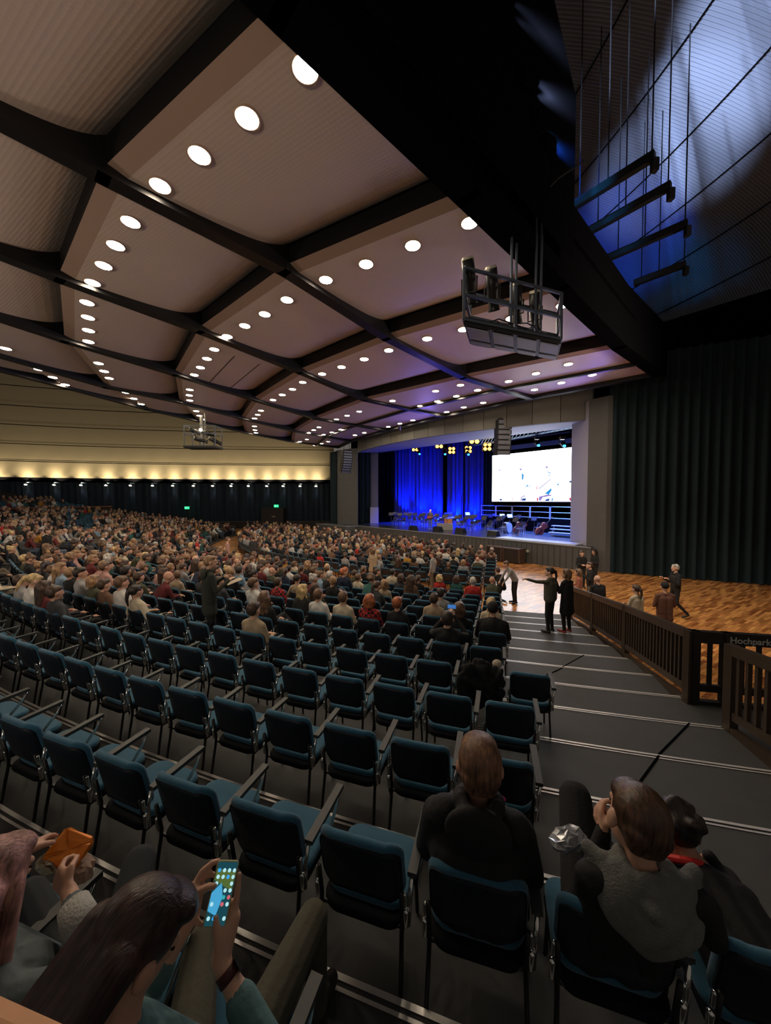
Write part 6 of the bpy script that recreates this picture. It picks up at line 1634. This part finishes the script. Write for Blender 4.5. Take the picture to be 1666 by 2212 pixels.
# the rest of the crowd: one object of stuff
def arrays(me):
    nv = len(me.vertices); v = np.empty(nv * 3, 'f'); me.vertices.foreach_get('co', v); v = v.reshape(-1, 3)
    f = []; mi = []
    for p_ in me.polygons:
        q_ = list(p_.vertices)
        if len(q_) == 4: f.append(q_); mi.append(p_.material_index)
        elif len(q_) == 3: f.append(q_ + [q_[2]]); mi.append(p_.material_index)
    return v, np.array(f, 'i'), np.array(mi, 'i')
LOW = {}
def low(vi, style):
    k = (vi, style)
    if k not in LOW:
        S, HM = seated(hands=False, **POSES[vi]); hs = []
        if style:
            R = HM.to_quaternion().to_matrix()
            for q_ in hair_shapes(style):
                if q_[0] == 'e': hs.append(('e', tuple(HM @ V3(q_[1])), tuple(1.1 * r for r in q_[2]), 4, R))
                else: hs.append(('c', tuple(HM @ V3(q_[1])), tuple(HM @ V3(q_[2])), q_[3] * 1.1, q_[4] * 1.1, 4))
        me = remesh(S + hs, .042, 1, fac=.3); LOW[k] = arrays(me); D.meshes.remove(me)
    return LOW[k]
def merge(items, mats, name):
    """items: (verts, quads, mat indices, matrix)"""
    VV = []; FF = []; MI = []; o_ = 0
    for v, f, mi, M in items:
        A = np.array(M, 'f'); VV.append(v @ A[:3, :3].T + A[:3, 3]); FF.append(f + o_); MI.append(mi); o_ += len(v)
    V_ = np.concatenate(VV).astype('f'); F_ = np.concatenate(FF); M_ = np.concatenate(MI).astype('i')
    me = D.meshes.new(name); me.vertices.add(len(V_)); me.vertices.foreach_set('co', V_.ravel()); me.loops.add(F_.size); me.loops.foreach_set('vertex_index', F_.ravel().astype('i'))
    me.polygons.add(len(F_)); me.polygons.foreach_set('loop_start', np.arange(0, F_.size, 4, dtype='i')); me.polygons.foreach_set('material_index', M_)
    for m in mats: me.materials.append(m)
    me.update(); me.validate(); me.polygons.foreach_set('use_smooth', [True] * len(me.polygons))
    o = D.objects.new(name, me); COL.objects.link(o); return o
allm = SKINS + HAIRS + TOPS + TRS + [SHOE]
items = []
for s in cand[NEARP:]:
    v, f, mi = low(s.vi, s.style if s.style != 'beanie' else 'short')
    lut = np.array([s.skin, 4 + 7 + s.ti, 4 + 7 + 15 + s.tr, len(allm) - 1, 4 + s.hi]); s.who = 'f'
    items.append((v, f, lut[mi], Matrix.Translation(s.p) @ Matrix.Rotation(s.rz + s.tw, 4, 'Z') @ Matrix.Scale(s.sc, 4)))
if items:
    o = merge(items, allm, 'distant_crowd'); tag(o, 'distant seated crowd filling the far rows of the hall', 'crowd', None, 'stuff')
print('seats', len(SEATS), 'near people', NEARP, 'far people', len(items))
# chairs
NFULL, NIND = 150, 300
chairs = [s for s in SEATS if s.who != 'skip']
proto = None; smesh = simple_chair_mesh()
for i, s in enumerate(chairs[:NIND]):
    occu = 'empty' if s.who is None else ('coat covered' if s.who == 'coat' else 'occupied')
    lab = '%s teal upholstered chair, %s, %s' % (occu, seat_name(s), row_name(s))
    if i < NFULL:
        if proto is None: proto = make_chair(lab); o = proto
        else: o = dup(proto)
    else:
        o = D.objects.new('auditorium_chair', smesh); COL.objects.link(o); tag(o, lab, 'chair', 'teal upholstered chairs in curved rows')
    o.location = s.p; o.rotation_euler = (0, 0, s.rz + ((hash((s.num * 31 + s.k * 7)) % 9) - 4) * .006); o['label'] = lab
lc = lowpoly_chair(); lv = np.array(lc.v, 'f'); lf = np.array(lc.f, 'i'); lm = np.array(lc.m, 'i')
items = [(lv, lf, lm, Matrix.Translation(s.p) @ Matrix.Rotation(s.rz, 4, 'Z')) for s in chairs[NIND:]]
o = merge(items, [M_FAB, M_SHELL, M_ARM], 'distant_chairs'); tag(o, 'distant rows of teal chairs between the far audience', 'chairs', None, 'stuff')
for p_ in o.data.polygons: p_.use_smooth = False
